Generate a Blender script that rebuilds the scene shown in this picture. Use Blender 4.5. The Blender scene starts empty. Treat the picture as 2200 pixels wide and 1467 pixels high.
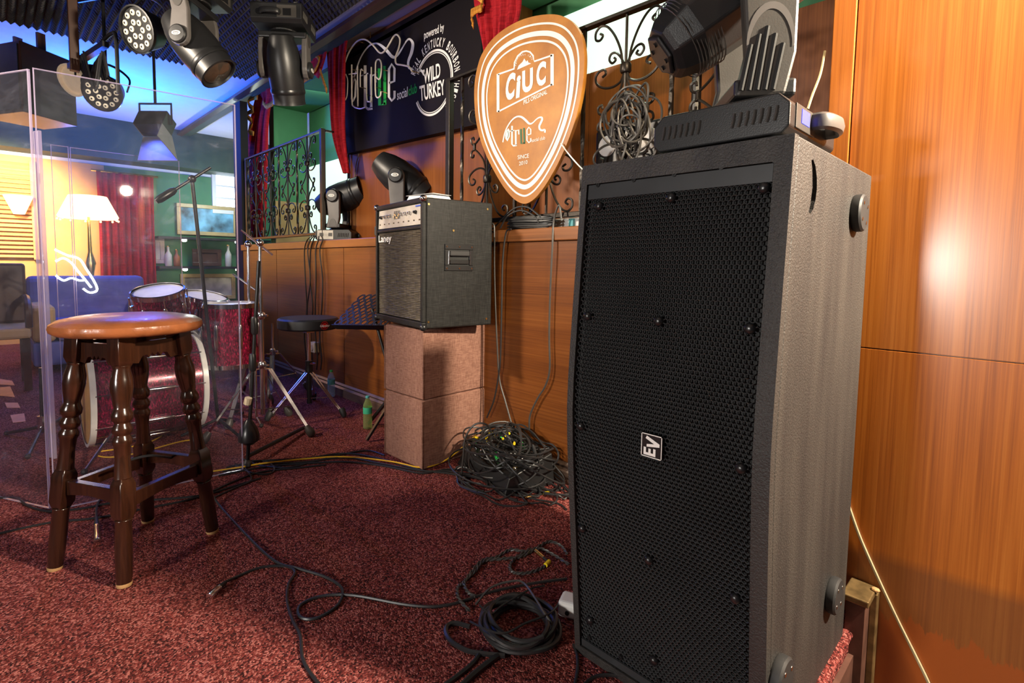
import bpy, bmesh, math, random
import numpy as np
from mathutils import Vector, Matrix
random.seed(7)
S = bpy.context.scene
COL = S.collection

# ------------------------------------------------------------------ camera
EYE = .95
F, PX, PY = 1130.59, 1064.26, 651.54          # focal length and principal point in pixels of 2200 x 1467
YAW, PITCH, ROLL = [math.radians(a) for a in (46.148, -4.118, 0.722)]
FW = np.array([-math.sin(YAW)*math.cos(PITCH), math.cos(YAW)*math.cos(PITCH), math.sin(PITCH)])
_r = np.array([math.cos(YAW), math.sin(YAW), 0.0]); _u = np.cross(_r, FW)
RR = math.cos(ROLL)*_r + math.sin(ROLL)*_u
UU = -math.sin(ROLL)*_r + math.cos(ROLL)*_u
CP = np.array([0, 0, EYE])
cam_d = bpy.data.cameras.new('camera'); cam = bpy.data.objects.new('camera', cam_d); COL.objects.link(cam)
cam_d.sensor_width = 36; cam_d.lens = F/2200*36
cam_d.shift_x = (1100-PX)/2200; cam_d.shift_y = (PY-733.5)/2200
cam_d.clip_start = .02; cam_d.clip_end = 60
M = Matrix((( RR[0], UU[0], -FW[0], 0), (RR[1], UU[1], -FW[1], 0), (RR[2], UU[2], -FW[2], EYE), (0, 0, 0, 1)))
cam.matrix_world = M
S.camera = cam
def _ray(x, y): return FW + RR*(x-PX)/F - UU*(y-PY)/F
def Zp(x, y, z=0): d = _ray(x, y); return CP + d*(z-EYE)/d[2]      # point seen at a pixel on the level plane z
def Yp(x, y, Y): d = _ray(x, y); return CP + d*Y/d[1]              # on a plane parallel to the back wall
def Xp(x, y, X): d = _ray(x, y); return CP + d*X/d[0]              # on a plane parallel to the side wall
def Dp(x, y, t): return CP + _ray(x, y)*t                          # at a depth

# ------------------------------------------------------------------ world, lights, exposure
w = bpy.data.worlds.new('world'); S.world = w; w.use_nodes = True
w.node_tree.nodes['Background'].inputs[0].default_value = (.75, .72, .8, 1)
w.node_tree.nodes['Background'].inputs[1].default_value = .035
S.view_settings.view_transform = 'Standard'; S.view_settings.look = 'None'
S.view_settings.gamma = 1; S.view_settings.use_curve_mapping = False
S.view_settings.exposure = 0.30
def light(name, kind, loc, energy, color, target=None, size=.3, size_y=None, spot=None, blend=.6):
    d = bpy.data.lights.new(name, kind); d.energy = energy; d.color = color
    if kind == 'AREA':
        d.size = size
        if size_y: d.shape = 'RECTANGLE'; d.size_y = size_y
        else: d.shape = 'DISK'
    else: d.shadow_soft_size = size
    if kind == 'SPOT': d.spot_size = math.radians(spot); d.spot_blend = blend
    o = bpy.data.objects.new(name, d); COL.objects.link(o); o.location = loc
    if target is not None:
        o.rotation_euler = (Vector(target)-Vector(loc)).to_track_quat('-Z', 'Y').to_euler()
    return o
light('side_wall_lamp', 'SPOT', (.92, 1.56, 2.02), 640, (1, .86, .66), (-.75, .75, .45), .07, spot=120, blend=.5)
light('stage_key_lamp', 'SPOT', (-3.1, -1.3, 2.25), 400, (1, .85, .68), (-2.45, 1.75, 1.25), .10, spot=60, blend=.75)
light('wall_wash_lamp', 'SPOT', (.30, .85, 2.45), 120, (1, .78, .5), (-.34, 1.69, 1.80), .06, spot=75, blend=1)
light('hall_lamp', 'AREA', (-.86, -2.3, 1.02), 54, (1, .94, .87), (-.5, 1.6, .85), .34)
light('gallery_lamp', 'AREA', (-1.3, 2.12, 2.45), 4, (.75, 1, .8), (-1.4, 2.3, 1.2), .3)
light('gallery_lamp_far', 'AREA', (-4.5, 2.15, 2.45), 7, (.8, 1, .85), (-4.9, 2.3, 1.2), .3)
light('blue_flood', 'AREA', (-6.2, .75, 1.75), 110, (.0, .13, 1), (-6.2, .9, 2.6), .35)
_bf = Dp(335, 268, 3.6)
light('blue_spot', 'SPOT', _bf+[.036, -.036, -.061], 20, (.08, .14, 1), _bf+[.36, -.36, -.80], .02, spot=165)
light('lounge_lamp', 'SPOT', (-6.9, .0, 1.9), 360, (1, .70, .38), (-8, .12, 1.45), .15, spot=85)
light('lounge_shelf_lamp', 'POINT', (-7.2, 2.2, 1.7), 22, (.85, 1, .85), size=.12)

# ------------------------------------------------------------------ materials
MATS = {}
def nodes(name):
    m = bpy.data.materials.new(name); m.use_nodes = True
    t = m.node_tree; b = t.nodes['Principled BSDF']
    MATS[name] = m
    return m, t, b
def N(t, typ, **kw):
    n = t.nodes.new(typ)
    for k, v in kw.items():
        if k in n.inputs: n.inputs[k].default_value = v
        else: setattr(n, k, v)
    return n
def ramp(t, fac, stops):
    n = t.nodes.new('ShaderNodeValToRGB'); e = n.color_ramp.elements
    while len(e) < len(stops): e.new(.5)
    for i, (p, c) in enumerate(stops): e[i].position = p; e[i].color = (*c, 1)
    t.links.new(fac, n.inputs[0]); return n.outputs[0]
def coords(t, scale=(1, 1, 1), rot=(0, 0, 0), kind='Object'):
    c = t.nodes.new('ShaderNodeTexCoord'); m = t.nodes.new('ShaderNodeMapping')
    m.inputs['Scale'].default_value = scale; m.inputs['Rotation'].default_value = rot
    t.links.new(c.outputs[kind], m.inputs[0]); return m.outputs[0]
def bump(t, b, fac, strength=.3, dist=.002):
    n = N(t, 'ShaderNodeBump', Strength=strength, Distance=dist)
    t.links.new(fac, n.inputs['Height']); t.links.new(n.outputs[0], b.inputs['Normal'])
def plain(name, col, rough=.5, metal=0, var=.12, vscale=14, bmp=0, bscale=200, spec=.5, coat=0, emit=None, es=0):
    m, t, b = nodes(name)
    v = coords(t)
    nz = N(t, 'ShaderNodeTexNoise', Scale=vscale, Detail=4); t.links.new(v, nz.inputs['Vector'])
    lo = tuple(max(0, c*(1-var)) for c in col); hi = tuple(min(1, c*(1+var)) for c in col)
    t.links.new(ramp(t, nz.outputs[0], [(.3, lo), (.7, hi)]), b.inputs['Base Color'])
    b.inputs['Roughness'].default_value = rough; b.inputs['Metallic'].default_value = metal
    b.inputs['Specular IOR Level'].default_value = spec; b.inputs['Coat Weight'].default_value = coat
    if bmp:
        n2 = N(t, 'ShaderNodeTexNoise', Scale=bscale, Detail=2); t.links.new(v, n2.inputs['Vector'])
        bump(t, b, n2.outputs[0], bmp, .002)
    if emit: b.inputs['Emission Color'].default_value = (*emit, 1); b.inputs['Emission Strength'].default_value = es
    return m
def wood(name, dark, mid, light_, axis='x', rough=.32, coat=.3, grain=1.0):
    """fine straight grain running along the given axis"""
    m, t, b = nodes(name)
    lo, hi = 1.6*grain, 150*grain
    sc = {'x': (lo, hi, hi), 'z': (hi, hi, lo), 'y': (hi, lo, hi)}[axis]
    v = coords(t, sc)
    n1 = N(t, 'ShaderNodeTexNoise', Scale=1.0, Detail=5, Roughness=.62, Distortion=.25); t.links.new(v, n1.inputs['Vector'])
    sc2 = {'x': (.7, 9, 9), 'z': (9, 9, .7), 'y': (9, .7, 9)}[axis]
    v2 = coords(t, sc2)
    n2 = N(t, 'ShaderNodeTexNoise', Scale=1.0, Detail=3, Distortion=.8); t.links.new(v2, n2.inputs['Vector'])
    mx = N(t, 'ShaderNodeMath', operation='MULTIPLY_ADD'); t.links.new(n1.outputs[0], mx.inputs[0]); mx.inputs[1].default_value = .62
    mm = N(t, 'ShaderNodeMath', operation='MULTIPLY'); t.links.new(n2.outputs[0], mm.inputs[0]); mm.inputs[1].default_value = .38
    t.links.new(mm.outputs[0], mx.inputs[2])
    t.links.new(ramp(t, mx.outputs[0], [(.34, dark), (.5, mid), (.66, light_)]), b.inputs['Base Color'])
    b.inputs['Roughness'].default_value = rough; b.inputs['Coat Weight'].default_value = coat; b.inputs['Coat Roughness'].default_value = .20
    bump(t, b, n1.outputs[0], .12, .001)
    return m
def glassy(name, tint=(1, 1, 1), haze=.06, hazecol=(.9, .92, 1), refl=1.0, scratch=True):
    """clear sheet: see-through with fresnel reflection, scratches and a faint film of dust"""
    m = bpy.data.materials.new(name); m.use_nodes = True; MATS[name] = m
    t = m.node_tree; t.nodes.remove(t.nodes['Principled BSDF']); out = t.nodes['Material Output']
    tr = N(t, 'ShaderNodeBsdfTransparent'); tr.inputs[0].default_value = (*tint, 1)
    gl = N(t, 'ShaderNodeBsdfGlossy', Roughness=.015); fr = N(t, 'ShaderNodeFresnel', IOR=1.45)
    ge = N(t, 'ShaderNodeNewGeometry'); io = N(t, 'ShaderNodeMath', operation='MULTIPLY_ADD'); t.links.new(ge.outputs['Backfacing'], io.inputs[0]); io.inputs[1].default_value = 1/1.45-1.45; io.inputs[2].default_value = 1.45; t.links.new(io.outputs[0], fr.inputs['IOR'])
    df = N(t, 'ShaderNodeBsdfDiffuse'); df.inputs[0].default_value = (*hazecol, 1)
    tl = N(t, 'ShaderNodeBsdfTranslucent'); tl.inputs[0].default_value = (*hazecol, 1)
    ad = N(t, 'ShaderNodeMixShader'); ad.inputs[0].default_value = .5; t.links.new(df.outputs[0], ad.inputs[1]); t.links.new(tl.outputs[0], ad.inputs[2])
    m1 = N(t, 'ShaderNodeMixShader'); m2 = N(t, 'ShaderNodeMixShader')
    mul = N(t, 'ShaderNodeMath', operation='MULTIPLY'); mul.inputs[1].default_value = refl; t.links.new(fr.outputs[0], mul.inputs[0])
    t.links.new(mul.outputs[0], m1.inputs[0]); t.links.new(tr.outputs[0], m1.inputs[1]); t.links.new(gl.outputs[0], m1.inputs[2])
    if scratch:
        v = coords(t, (3, 22, 4), (.5, .2, .3))
        nz = N(t, 'ShaderNodeTexNoise', Scale=1.6, Detail=6, Roughness=.7, Distortion=1.5); t.links.new(v, nz.inputs['Vector'])
        r = ramp(t, nz.outputs[0], [(.45, (haze*.5,)*3), (.62, (haze,)*3), (.72, (haze*3.2,)*3)])
        t.links.new(r, m2.inputs[0])
    else: m2.inputs[0].default_value = haze
    t.links.new(m1.outputs[0], m2.inputs[1]); t.links.new(ad.outputs[0], m2.inputs[2]); t.links.new(m2.outputs[0], out.inputs[0])
    return m
def emis(name, col, strength, grad=None):
    m, t, b = nodes(name)
    b.inputs['Base Color'].default_value = (*[c*.6 for c in col], 1); b.inputs['Roughness'].default_value = .6
    b.inputs['Emission Color'].default_value = (*col, 1); b.inputs['Emission Strength'].default_value = strength
    return m
# ------------------------------------------------------------------ mesh helpers
def nrm(v): v = np.asarray(v, float); return v/(np.linalg.norm(v)+1e-12)
class MB:
    def __init__(s): s.v = []; s.f = []
    def add(s, vs, fs):
        o = len(s.v); s.v += [tuple(map(float, p)) for p in vs]; s.f += [tuple(i+o for i in q) for q in fs]; return s
    def bx(s, x0, x1, y0, y1, z0, z1):
        return s.add([(x0,y0,z0),(x1,y0,z0),(x1,y1,z0),(x0,y1,z0),(x0,y0,z1),(x1,y0,z1),(x1,y1,z1),(x0,y1,z1)],
            [(0,3,2,1),(4,5,6,7),(0,1,5,4),(1,2,6,5),(2,3,7,6),(3,0,4,7)])
    def bar(s, a, b, w, h=None, up=(0,0,1), roll=0):
        """box beam from a to b of section w x h"""
        h = h or w; a = np.array(a, float); b = np.array(b, float); d = nrm(b-a)
        if abs(d @ nrm(up)) > .98: up = (1, 0, 0)
        x = nrm(np.cross(d, up)); y = np.cross(x, d)
        if roll: x, y = x*math.cos(roll)+y*math.sin(roll), -x*math.sin(roll)+y*math.cos(roll)
        vs = [p + x*i*w/2 + y*j*h/2 for p in (a, b) for i, j in ((-1,-1),(1,-1),(1,1),(-1,1))]
        return s.add(vs, [(0,1,2,3),(7,6,5,4),(0,4,5,1),(1,5,6,2),(2,6,7,3),(3,7,4,0)])
    def lathe(s, prof, n=20, o=(0,0,0), axis=(0,0,1), cap=True, sx=1, sy=1, xref=None, phase=0):
        """profile of (radius, height) swept about an axis"""
        a = nrm(axis); r = np.array(xref if xref is not None else ((1,0,0) if abs(a[0]) < .9 else (0,1,0)), float)
        x = nrm(r - a*(r@a)); y = np.cross(a, x); o = np.array(o, float)
        vs = []; k = len(prof)
        for rad, h in prof:
            for i in range(n):
                t = 2*math.pi*i/n+phase; vs.append(o + a*h + x*math.cos(t)*rad*sx + y*math.sin(t)*rad*sy)
        fs = [(j*n+i, j*n+(i+1)%n, (j+1)*n+(i+1)%n, (j+1)*n+i) for j in range(k-1) for i in range(n)]
        if cap: fs += [tuple(range(n-1,-1,-1)), tuple((k-1)*n+i for i in range(n))]
        return s.add(vs, fs)
    def cyl(s, a, b, r, r2=None, n=12, cap=True):
        a = np.array(a, float); b = np.array(b, float); L = np.linalg.norm(b-a)
        return s.lathe([(r, 0), (r if r2 is None else r2, L)], n, a, b-a, cap)
    def tube(s, pts, r, n=6, closed=False, flat=1.0):
        P = [np.array(p, float) for p in pts]; m = len(P); vs = []
        rs = r if hasattr(r, '__len__') else [r]*m
        T = []
        for i in range(m):
            a = P[(i-1) % m] if (closed or i > 0) else P[0]; b = P[(i+1) % m] if (closed or i < m-1) else P[-1]
            T.append(nrm(b-a))
        u = np.array([0,0,1.0]) if abs(T[0][2]) < .9 else np.array([1.0,0,0])
        for i in range(m):
            u = u - T[i]*(u@T[i]); u = nrm(u); v = np.cross(T[i], u)
            for k in range(n):
                t = 2*math.pi*k/n; vs.append(P[i] + (u*math.cos(t)*flat + v*math.sin(t))*rs[i])
        fs = [(i*n+k, i*n+(k+1)%n, ((i+1)%m)*n+(k+1)%n, ((i+1)%m)*n+k) for i in range(m if closed else m-1) for k in range(n)]
        if not closed: fs += [tuple(range(n-1,-1,-1)), tuple((m-1)*n+k for k in range(n))]
        return s.add(vs, fs)
    def prism(s, poly, fn):
        """2-D outline carried to both faces by fn(u, v, w), w = 0 / 1"""
        n = len(poly); vs = [fn(u, v, 0) for u, v in poly] + [fn(u, v, 1) for u, v in poly]
        return s.add(vs, [tuple(range(n)), tuple(range(2*n-1, n-1, -1))] + [(i, i+n, (i+1)%n+n, (i+1)%n) for i in range(n)])
    def sph(s, c, r, n=12, m=8, sc=(1,1,1)):
        c = np.array(c, float); sc = np.array(sc, float)
        vs = [c + sc*r*np.array([math.sin(math.pi*j/m)*math.cos(2*math.pi*i/n), math.sin(math.pi*j/m)*math.sin(2*math.pi*i/n), math.cos(math.pi*j/m)]) for j in range(m+1) for i in range(n)]
        return s.add(vs, [(j*n+i, (j+1)*n+i, (j+1)*n+(i+1)%n, j*n+(i+1)%n) for j in range(m) for i in range(n)])
    def xf(s, fn): s.v = [tuple(map(float, fn(np.array(p)))) for p in s.v]; return s
    def build(s, name, mat, parent=None, smooth=False, bevel=0, seg=2, label=None, cat=None, group=None, kind=None, weld=False, sub=0):
        me = bpy.data.meshes.new(name); me.from_pydata(s.v, [], s.f)
        bm = bmesh.new(); bm.from_mesh(me)
        if weld: bmesh.ops.remove_doubles(bm, verts=bm.verts, dist=1e-5)
        bmesh.ops.recalc_face_normals(bm, faces=bm.faces); bm.to_mesh(me); bm.free()
        me.materials.append(MATS[mat])
        if smooth:
            me.polygons.foreach_set('use_smooth', [True]*len(me.polygons)); me.set_sharp_from_angle(angle=math.radians(38))
        o = bpy.data.objects.new(name, me); COL.objects.link(o)
        if parent is not None: o.parent = parent
        if bevel:
            b = o.modifiers.new('bevel', 'BEVEL'); b.width = bevel; b.segments = seg; b.limit_method = 'ANGLE'; b.angle_limit = math.radians(40)
        if sub:
            b = o.modifiers.new('sub', 'SUBSURF'); b.levels = sub; b.render_levels = sub
        return tag(o, label, cat, group, kind)
def tag(o, label=None, cat=None, group=None, kind=None):
    if label: o['label'] = label
    if cat: o['category'] = cat
    if group: o['group'] = group
    if kind: o['kind'] = kind
    return o
def thing(name, label, cat, loc=(0,0,0), rz=0, group=None, rot=None):
    o = bpy.data.objects.new(name, None); COL.objects.link(o); o.empty_display_size = .05
    o.location = tuple(map(float, loc)); o.rotation_euler = rot if rot else (0, 0, rz)
    return tag(o, label, cat, group)
def copy_tree(o, parent=None):
    c = o.copy(); COL.objects.link(c); c.parent = parent
    for ch in [x for x in bpy.data.objects if x.parent == o]: copy_tree(ch, c)
    return c
def spl(pts, k=6, closed=False):
    """Catmull-Rom through the points"""
    P = [np.array(p, float) for p in pts]; n = len(P); out = []
    if n < 3 and not closed: return P
    for i in range(n if closed else n-1):
        p0 = P[(i-1) % n] if (closed or i > 0) else 2*P[0]-P[1]
        p1 = P[i]; p2 = P[(i+1) % n]
        p3 = P[(i+2) % n] if (closed or i < n-2) else 2*P[-1]-P[-2]
        for j in range(k):
            t = j/k
            out.append(.5*((2*p1)+(-p0+p2)*t+(2*p0-5*p1+4*p2-p3)*t*t+(-p0+3*p1-3*p2+p3)*t**3))
    if not closed: out.append(P[-1])
    return out
_TXT = {}
def text_uv(body, offset=0.0, shear=0.0):
    """letters of the built-in font as flat polygons in a unit box"""
    key = (body, offset, shear)
    if key not in _TXT:
        c = bpy.data.curves.new('t', 'FONT'); c.body = body; c.offset = offset; c.shear = shear; c.resolution_u = 4
        o = bpy.data.objects.new('t', c); COL.objects.link(o); bpy.context.view_layer.update()
        dg = bpy.context.evaluated_depsgraph_get(); me = bpy.data.meshes.new_from_object(o.evaluated_get(dg))
        v = np.array([p.co[:2] for p in me.vertices]); f = [tuple(p.vertices) for p in me.polygons]
        bpy.data.objects.remove(o); bpy.data.curves.remove(c); bpy.data.meshes.remove(me)
        lo, hi = v.min(0), v.max(0); _TXT[key] = ((v-lo)/(hi-lo), f, (hi-lo)[0]/(hi-lo)[1])
    return _TXT[key]
def text(mb, body, fn, offset=0.0, shear=0.0):
    v, f, _ = text_uv(body, offset, shear)
    return mb.add([fn(a, b) for a, b in v], f)
def ribbon(mb, pts, wd, fn, closed=False):
    """flat stroke of width wd (scalar or list) along 2-D points, placed by fn(u, v)"""
    P = [np.array(p, float) for p in pts]; n = len(P); L = []; R = []
    wl = wd if hasattr(wd, '__len__') else [wd]*n
    for i in range(n):
        a = P[(i-1) % n] if (closed or i) else P[0]; b = P[(i+1) % n] if (closed or i < n-1) else P[-1]
        d = nrm(b-a); q = np.array([-d[1], d[0]]); L.append(P[i]+q*wl[i]/2); R.append(P[i]-q*wl[i]/2)
    vs = [fn(*p) for p in L]+[fn(*p) for p in R]
    return mb.add(vs, [(i, (i+1) % n, (i+1) % n+n, i+n) for i in range(n if closed else n-1)])
def cut(o, mbs):
    """carve a recess out of a mesh"""
    for mb in mbs:
        c = mb.build('cutter', 'black_plastic'); m = o.modifiers.new('b', 'BOOLEAN'); m.object = c; m.operation = 'DIFFERENCE'; m.solver = 'EXACT'
        bpy.context.view_layer.update(); dg = bpy.context.evaluated_depsgraph_get()
        me = bpy.data.meshes.new_from_object(o.evaluated_get(dg)); o.modifiers.remove(m); o.data = me
        bpy.data.objects.remove(c)
def rotz(a):
    c, s = math.cos(a), math.sin(a); return np.array([[c,-s,0],[s,c,0],[0,0,1]])
def rotx(a):
    c, s = math.cos(a), math.sin(a); return np.array([[1,0,0],[0,c,-s],[0,s,c]])
def roty(a):
    c, s = math.cos(a), math.sin(a); return np.array([[c,0,s],[0,1,0],[-s,0,c]])
PI = math.pi
# ------------------------------------------------------------------ material library
def carpet():
    m, t, b = nodes('carpet')
    v = coords(t, (1, 1, 1), (0, 0, .6))
    vo = N(t, 'ShaderNodeTexVoronoi', Scale=215); t.links.new(v, vo.inputs['Vector'])
    sx = N(t, 'ShaderNodeSeparateColor'); t.links.new(vo.outputs['Color'], sx.inputs[0])
    nz = N(t, 'ShaderNodeTexNoise', Scale=5, Detail=3); t.links.new(v, nz.inputs['Vector'])
    a = N(t, 'ShaderNodeMath', operation='MULTIPLY_ADD'); t.links.new(nz.outputs[0], a.inputs[0]); a.inputs[1].default_value = .35
    mm = N(t, 'ShaderNodeMath', operation='MULTIPLY'); t.links.new(sx.outputs[0], mm.inputs[0]); mm.inputs[1].default_value = .8; t.links.new(mm.outputs[0], a.inputs[2])
    t.links.new(ramp(t, a.outputs[0], [(.20, (.028, .007, .007)), (.45, (.120, .020, .017)), (.70, (.22, .042, .036)), (.92, (.40, .13, .11))]), b.inputs['Base Color'])
    b.inputs['Roughness'].default_value = .95; b.inputs['Specular IOR Level'].default_value = .15
    inv = N(t, 'ShaderNodeMath', operation='SUBTRACT'); inv.inputs[0].default_value = 1; t.links.new(vo.outputs['Distance'], inv.inputs[1])
    bump(t, b, inv.outputs[0], .9, .004)
carpet()
def cabinet_paint():
    """textured black cabinet paint, dusty and streaked"""
    m, t, b = nodes('cabinet_paint')
    v = coords(t); n = N(t, 'ShaderNodeTexNoise', Scale=250, Detail=3, Roughness=.6); t.links.new(v, n.inputs['Vector'])
    v2 = coords(t, (14, 14, 1.5)); n2 = N(t, 'ShaderNodeTexNoise', Scale=1.3, Detail=5); t.links.new(v2, n2.inputs['Vector'])
    t.links.new(ramp(t, n2.outputs[0], [(.35, (.022, .021, .021)), (.72, (.046, .042, .038))]), b.inputs['Base Color'])
    b.inputs['Roughness'].default_value = .5
    bump(t, b, n.outputs[0], .6, .0045)
cabinet_paint()
plain('black_plastic', (.014, .014, .015), .38, bmp=.12, bscale=420)
plain('black_gloss', (.010, .010, .011), .3)
plain('black_vinyl', (.012, .012, .013), .5)
plain('black_rubber', (.016, .016, .017), .6)
plain('black_metal', (.018, .018, .019), .32, metal=.3)
plain('grille_black', (.040, .043, .046), .34, metal=.1)
plain('grille_back', (.016, .017, .017), .8)
plain('grey_plastic', (.055, .05, .045), .4, bmp=.1, bscale=300)
plain('grey_yoke', (.11, .10, .095), .38)
plain('white_paint', (.78, .77, .74), .45, var=.04)
plain('white_letter', (.86, .84, .80), .5, var=.02)
plain('pale_panel', (.52, .48, .42), .45)
plain('chrome', (.72, .72, .74), .12, metal=1, var=.05)
plain('brass', (.75, .52, .2), .25, metal=1)
plain('gold_trim', (.20, .13, .055), .42, metal=.6, vscale=30, var=.4)
plain('wrought_iron', (.045, .038, .032), .38, metal=.75, bmp=.25, bscale=120)
plain('cable_black', (.016, .016, .017), .42, spec=.6)
plain('cable_grey', (.058, .054, .05), .42)
plain('cable_white', (.34, .28, .17), .85, spec=.1)
plain('blue_ink', (.05, .12, .6), .5)
plain('door_grey', (.20, .20, .22), .5)
plain('cable_yellow', (.75, .42, .02), .45)
plain('yellow_sleeve', (.85, .62, .02), .4)
plain('green_sleeve', (.05, .6, .10), .35)
plain('green_wall', (.055, .20, .085), .7, bmp=.1, bscale=60, var=.05)
plain('green_dark', (.025, .055, .028), .7, var=.1)
plain('plaster', (.62, .62, .62), .8, bmp=.15, bscale=80, var=.03)
plain('foam', (.050, .046, .050), .95, var=.2)
plain('orange_wall', (.62, .36, .13), .7, var=.12, vscale=3)
plain('tan_board', (.42, .24, .10), .7, var=.2, vscale=5)
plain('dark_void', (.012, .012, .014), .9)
plain('sign_black', (.0085, .0060, .007), .6, var=.2, vscale=2, spec=.12)
plain('sign_green', (.01, .33, .03), .45)
plain('pick_green', (.015, .11, .035), .5)
plain('neon_tube', (.80, .72, .60), .3, var=.05)
plain('leather', (.27, .085, .028), .34, bmp=.35, bscale=90, vscale=9, var=.35, coat=.15)
plain('drum_red', (.14, .006, .018), .25, coat=.5, vscale=60, var=.9)
plain('drum_head', (.72, .72, .72), .5)
plain('drum_front', (.62, .36, .12), .5)
plain('hoop_white', (.72, .70, .66), .3)
plain('beige_box', (.62, .52, .33), .5)
plain('blue_sofa', (.10, .10, .33), .85, bmp=.2, bscale=200)
plain('tan_sofa', (.48, .30, .15), .85, bmp=.2, bscale=200)
plain('cream_fabric', (.62, .52, .43), .9, bmp=.2, bscale=250)
plain('picture_art', (.30, .34, .36), .5, vscale=9, var=.9)
plain('frame_gold', (.50, .36, .16), .4)
plain('frame_dark', (.07, .028, .015), .4)
plain('shelf_black', (.02, .02, .022), .4)
plain('tape_orange', (.75, .27, .14), .6)  # also the colour of the painted light patches on the carpet
plain('label_paper', (.75, .62, .40), .6)
plain('label_green', (.05, .45, .25), .4)
plain('lamp_shade', (.85, .55, .25), .7, emit=(1, .62, .25), es=3.5)
plain('riser_paint', (.10, .045, .032), .45, vscale=20, var=.35, coat=.2)
plain('lens_glass', (.06, .045, .035), .12, spec=.8, coat=.6)
plain('paper', (.80, .80, .80), .6, var=.02)
emis('window_glow', (.74, 1.0, .80), .85)
emis('window_hot', (.75, .82, 1.0), 7)
emis('neon_white', (.92, .96, 1.0), 14)
emis('display_blue', (.06, .07, .9), 1.2)
emis('shelf_led', (1, .98, .85), 14)
glassy('acrylic', (.985, .985, .99), .055, (.80, .84, 1), 1.6)
glassy('acrylic_edge', (.8, .78, .85), .42, (.80, .70, .86), 1.0, False)
glassy('bottle_clear', (.88, .95, .93), .22, (.70, .88, .86), 1.0, False)
glassy('bottle_green', (.80, .90, .62), .25, (.60, .78, .35), 1.0, False)
wood('wood_right', (.26, .068, .008), (.43, .130, .016), (.55, .19, .030), 'z', .33, .85)
wood('wood_back', (.105, .029, .006), (.175, .052, .009), (.24, .080, .016), 'x', .33, .12, .8)
wood('wood_column', (.16, .045, .010), (.24, .070, .014), (.31, .10, .022), 'z', .4, .1)
wood('wood_ledge', (.15, .05, .012), (.25, .085, .02), (.33, .12, .035), 'x', .35, .2)
wood('wood_stool', (.012, .004, .0025), (.024, .008, .004), (.046, .015, .007), 'z', .18, .6, .5)
wood('wood_cornice', (.045, .02, .012), (.075, .033, .02), (.11, .05, .03), 'x', .4, .1)
wood('wood_base', (.05, .03, .02), (.095, .058, .04), (.14, .09, .065), 'x', .4, .1)
wood('wood_louvre', (.42, .20, .07), (.60, .33, .13), (.75, .46, .2), 'y', .5, .1)
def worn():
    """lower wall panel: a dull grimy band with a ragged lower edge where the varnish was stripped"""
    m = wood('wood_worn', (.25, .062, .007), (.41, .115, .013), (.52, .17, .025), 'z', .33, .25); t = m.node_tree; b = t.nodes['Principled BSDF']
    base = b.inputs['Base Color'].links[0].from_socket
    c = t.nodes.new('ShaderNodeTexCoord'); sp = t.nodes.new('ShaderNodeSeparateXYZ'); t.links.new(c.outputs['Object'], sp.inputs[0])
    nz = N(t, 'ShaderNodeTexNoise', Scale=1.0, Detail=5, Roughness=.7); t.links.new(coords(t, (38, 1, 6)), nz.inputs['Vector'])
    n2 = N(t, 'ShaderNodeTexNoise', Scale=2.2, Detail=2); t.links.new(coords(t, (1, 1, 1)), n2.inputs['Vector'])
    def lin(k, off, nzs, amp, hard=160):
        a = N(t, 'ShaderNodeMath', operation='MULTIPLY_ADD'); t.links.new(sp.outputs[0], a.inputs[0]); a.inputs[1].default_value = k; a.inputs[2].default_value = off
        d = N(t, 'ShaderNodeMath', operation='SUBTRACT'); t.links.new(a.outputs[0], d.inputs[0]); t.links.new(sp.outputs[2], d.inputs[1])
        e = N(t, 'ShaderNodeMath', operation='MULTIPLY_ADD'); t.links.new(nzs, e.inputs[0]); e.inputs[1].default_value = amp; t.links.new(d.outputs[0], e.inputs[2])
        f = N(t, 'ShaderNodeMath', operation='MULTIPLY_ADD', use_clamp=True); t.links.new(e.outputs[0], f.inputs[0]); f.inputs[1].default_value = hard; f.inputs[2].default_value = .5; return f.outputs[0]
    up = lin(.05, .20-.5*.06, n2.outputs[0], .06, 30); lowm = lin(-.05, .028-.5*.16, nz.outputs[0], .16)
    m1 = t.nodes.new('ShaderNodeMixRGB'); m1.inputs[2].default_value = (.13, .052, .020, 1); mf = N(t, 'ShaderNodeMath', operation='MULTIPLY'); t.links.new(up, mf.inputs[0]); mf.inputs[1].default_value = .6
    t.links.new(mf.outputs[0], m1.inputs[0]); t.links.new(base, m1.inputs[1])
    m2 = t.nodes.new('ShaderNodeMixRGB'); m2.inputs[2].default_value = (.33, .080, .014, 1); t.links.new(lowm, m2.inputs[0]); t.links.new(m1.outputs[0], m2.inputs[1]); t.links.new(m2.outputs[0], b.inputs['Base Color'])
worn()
def cloth(name, a, b_, c, sc=520, rough=.95):
    m, t, b = nodes(name); v = coords(t)
    w1 = N(t, 'ShaderNodeTexNoise', Scale=1, Detail=2); t.links.new(coords(t, (sc, sc, sc*.06)), w1.inputs['Vector'])
    w2 = N(t, 'ShaderNodeTexNoise', Scale=1, Detail=2); t.links.new(coords(t, (sc*.06, sc*.06, sc)), w2.inputs['Vector'])
    mx = N(t, 'ShaderNodeMath', operation='ADD'); t.links.new(w1.outputs[0], mx.inputs[0]); t.links.new(w2.outputs[0], mx.inputs[1])
    hf = N(t, 'ShaderNodeMath', operation='MULTIPLY'); t.links.new(mx.outputs[0], hf.inputs[0]); hf.inputs[1].default_value = .5
    t.links.new(ramp(t, hf.outputs[0], [(.38, a), (.5, b_), (.62, c)]), b.inputs['Base Color'])
    b.inputs['Roughness'].default_value = rough; b.inputs['Specular IOR Level'].default_value = .2
    bump(t, b, hf.outputs[0], .4, .001)
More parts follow.
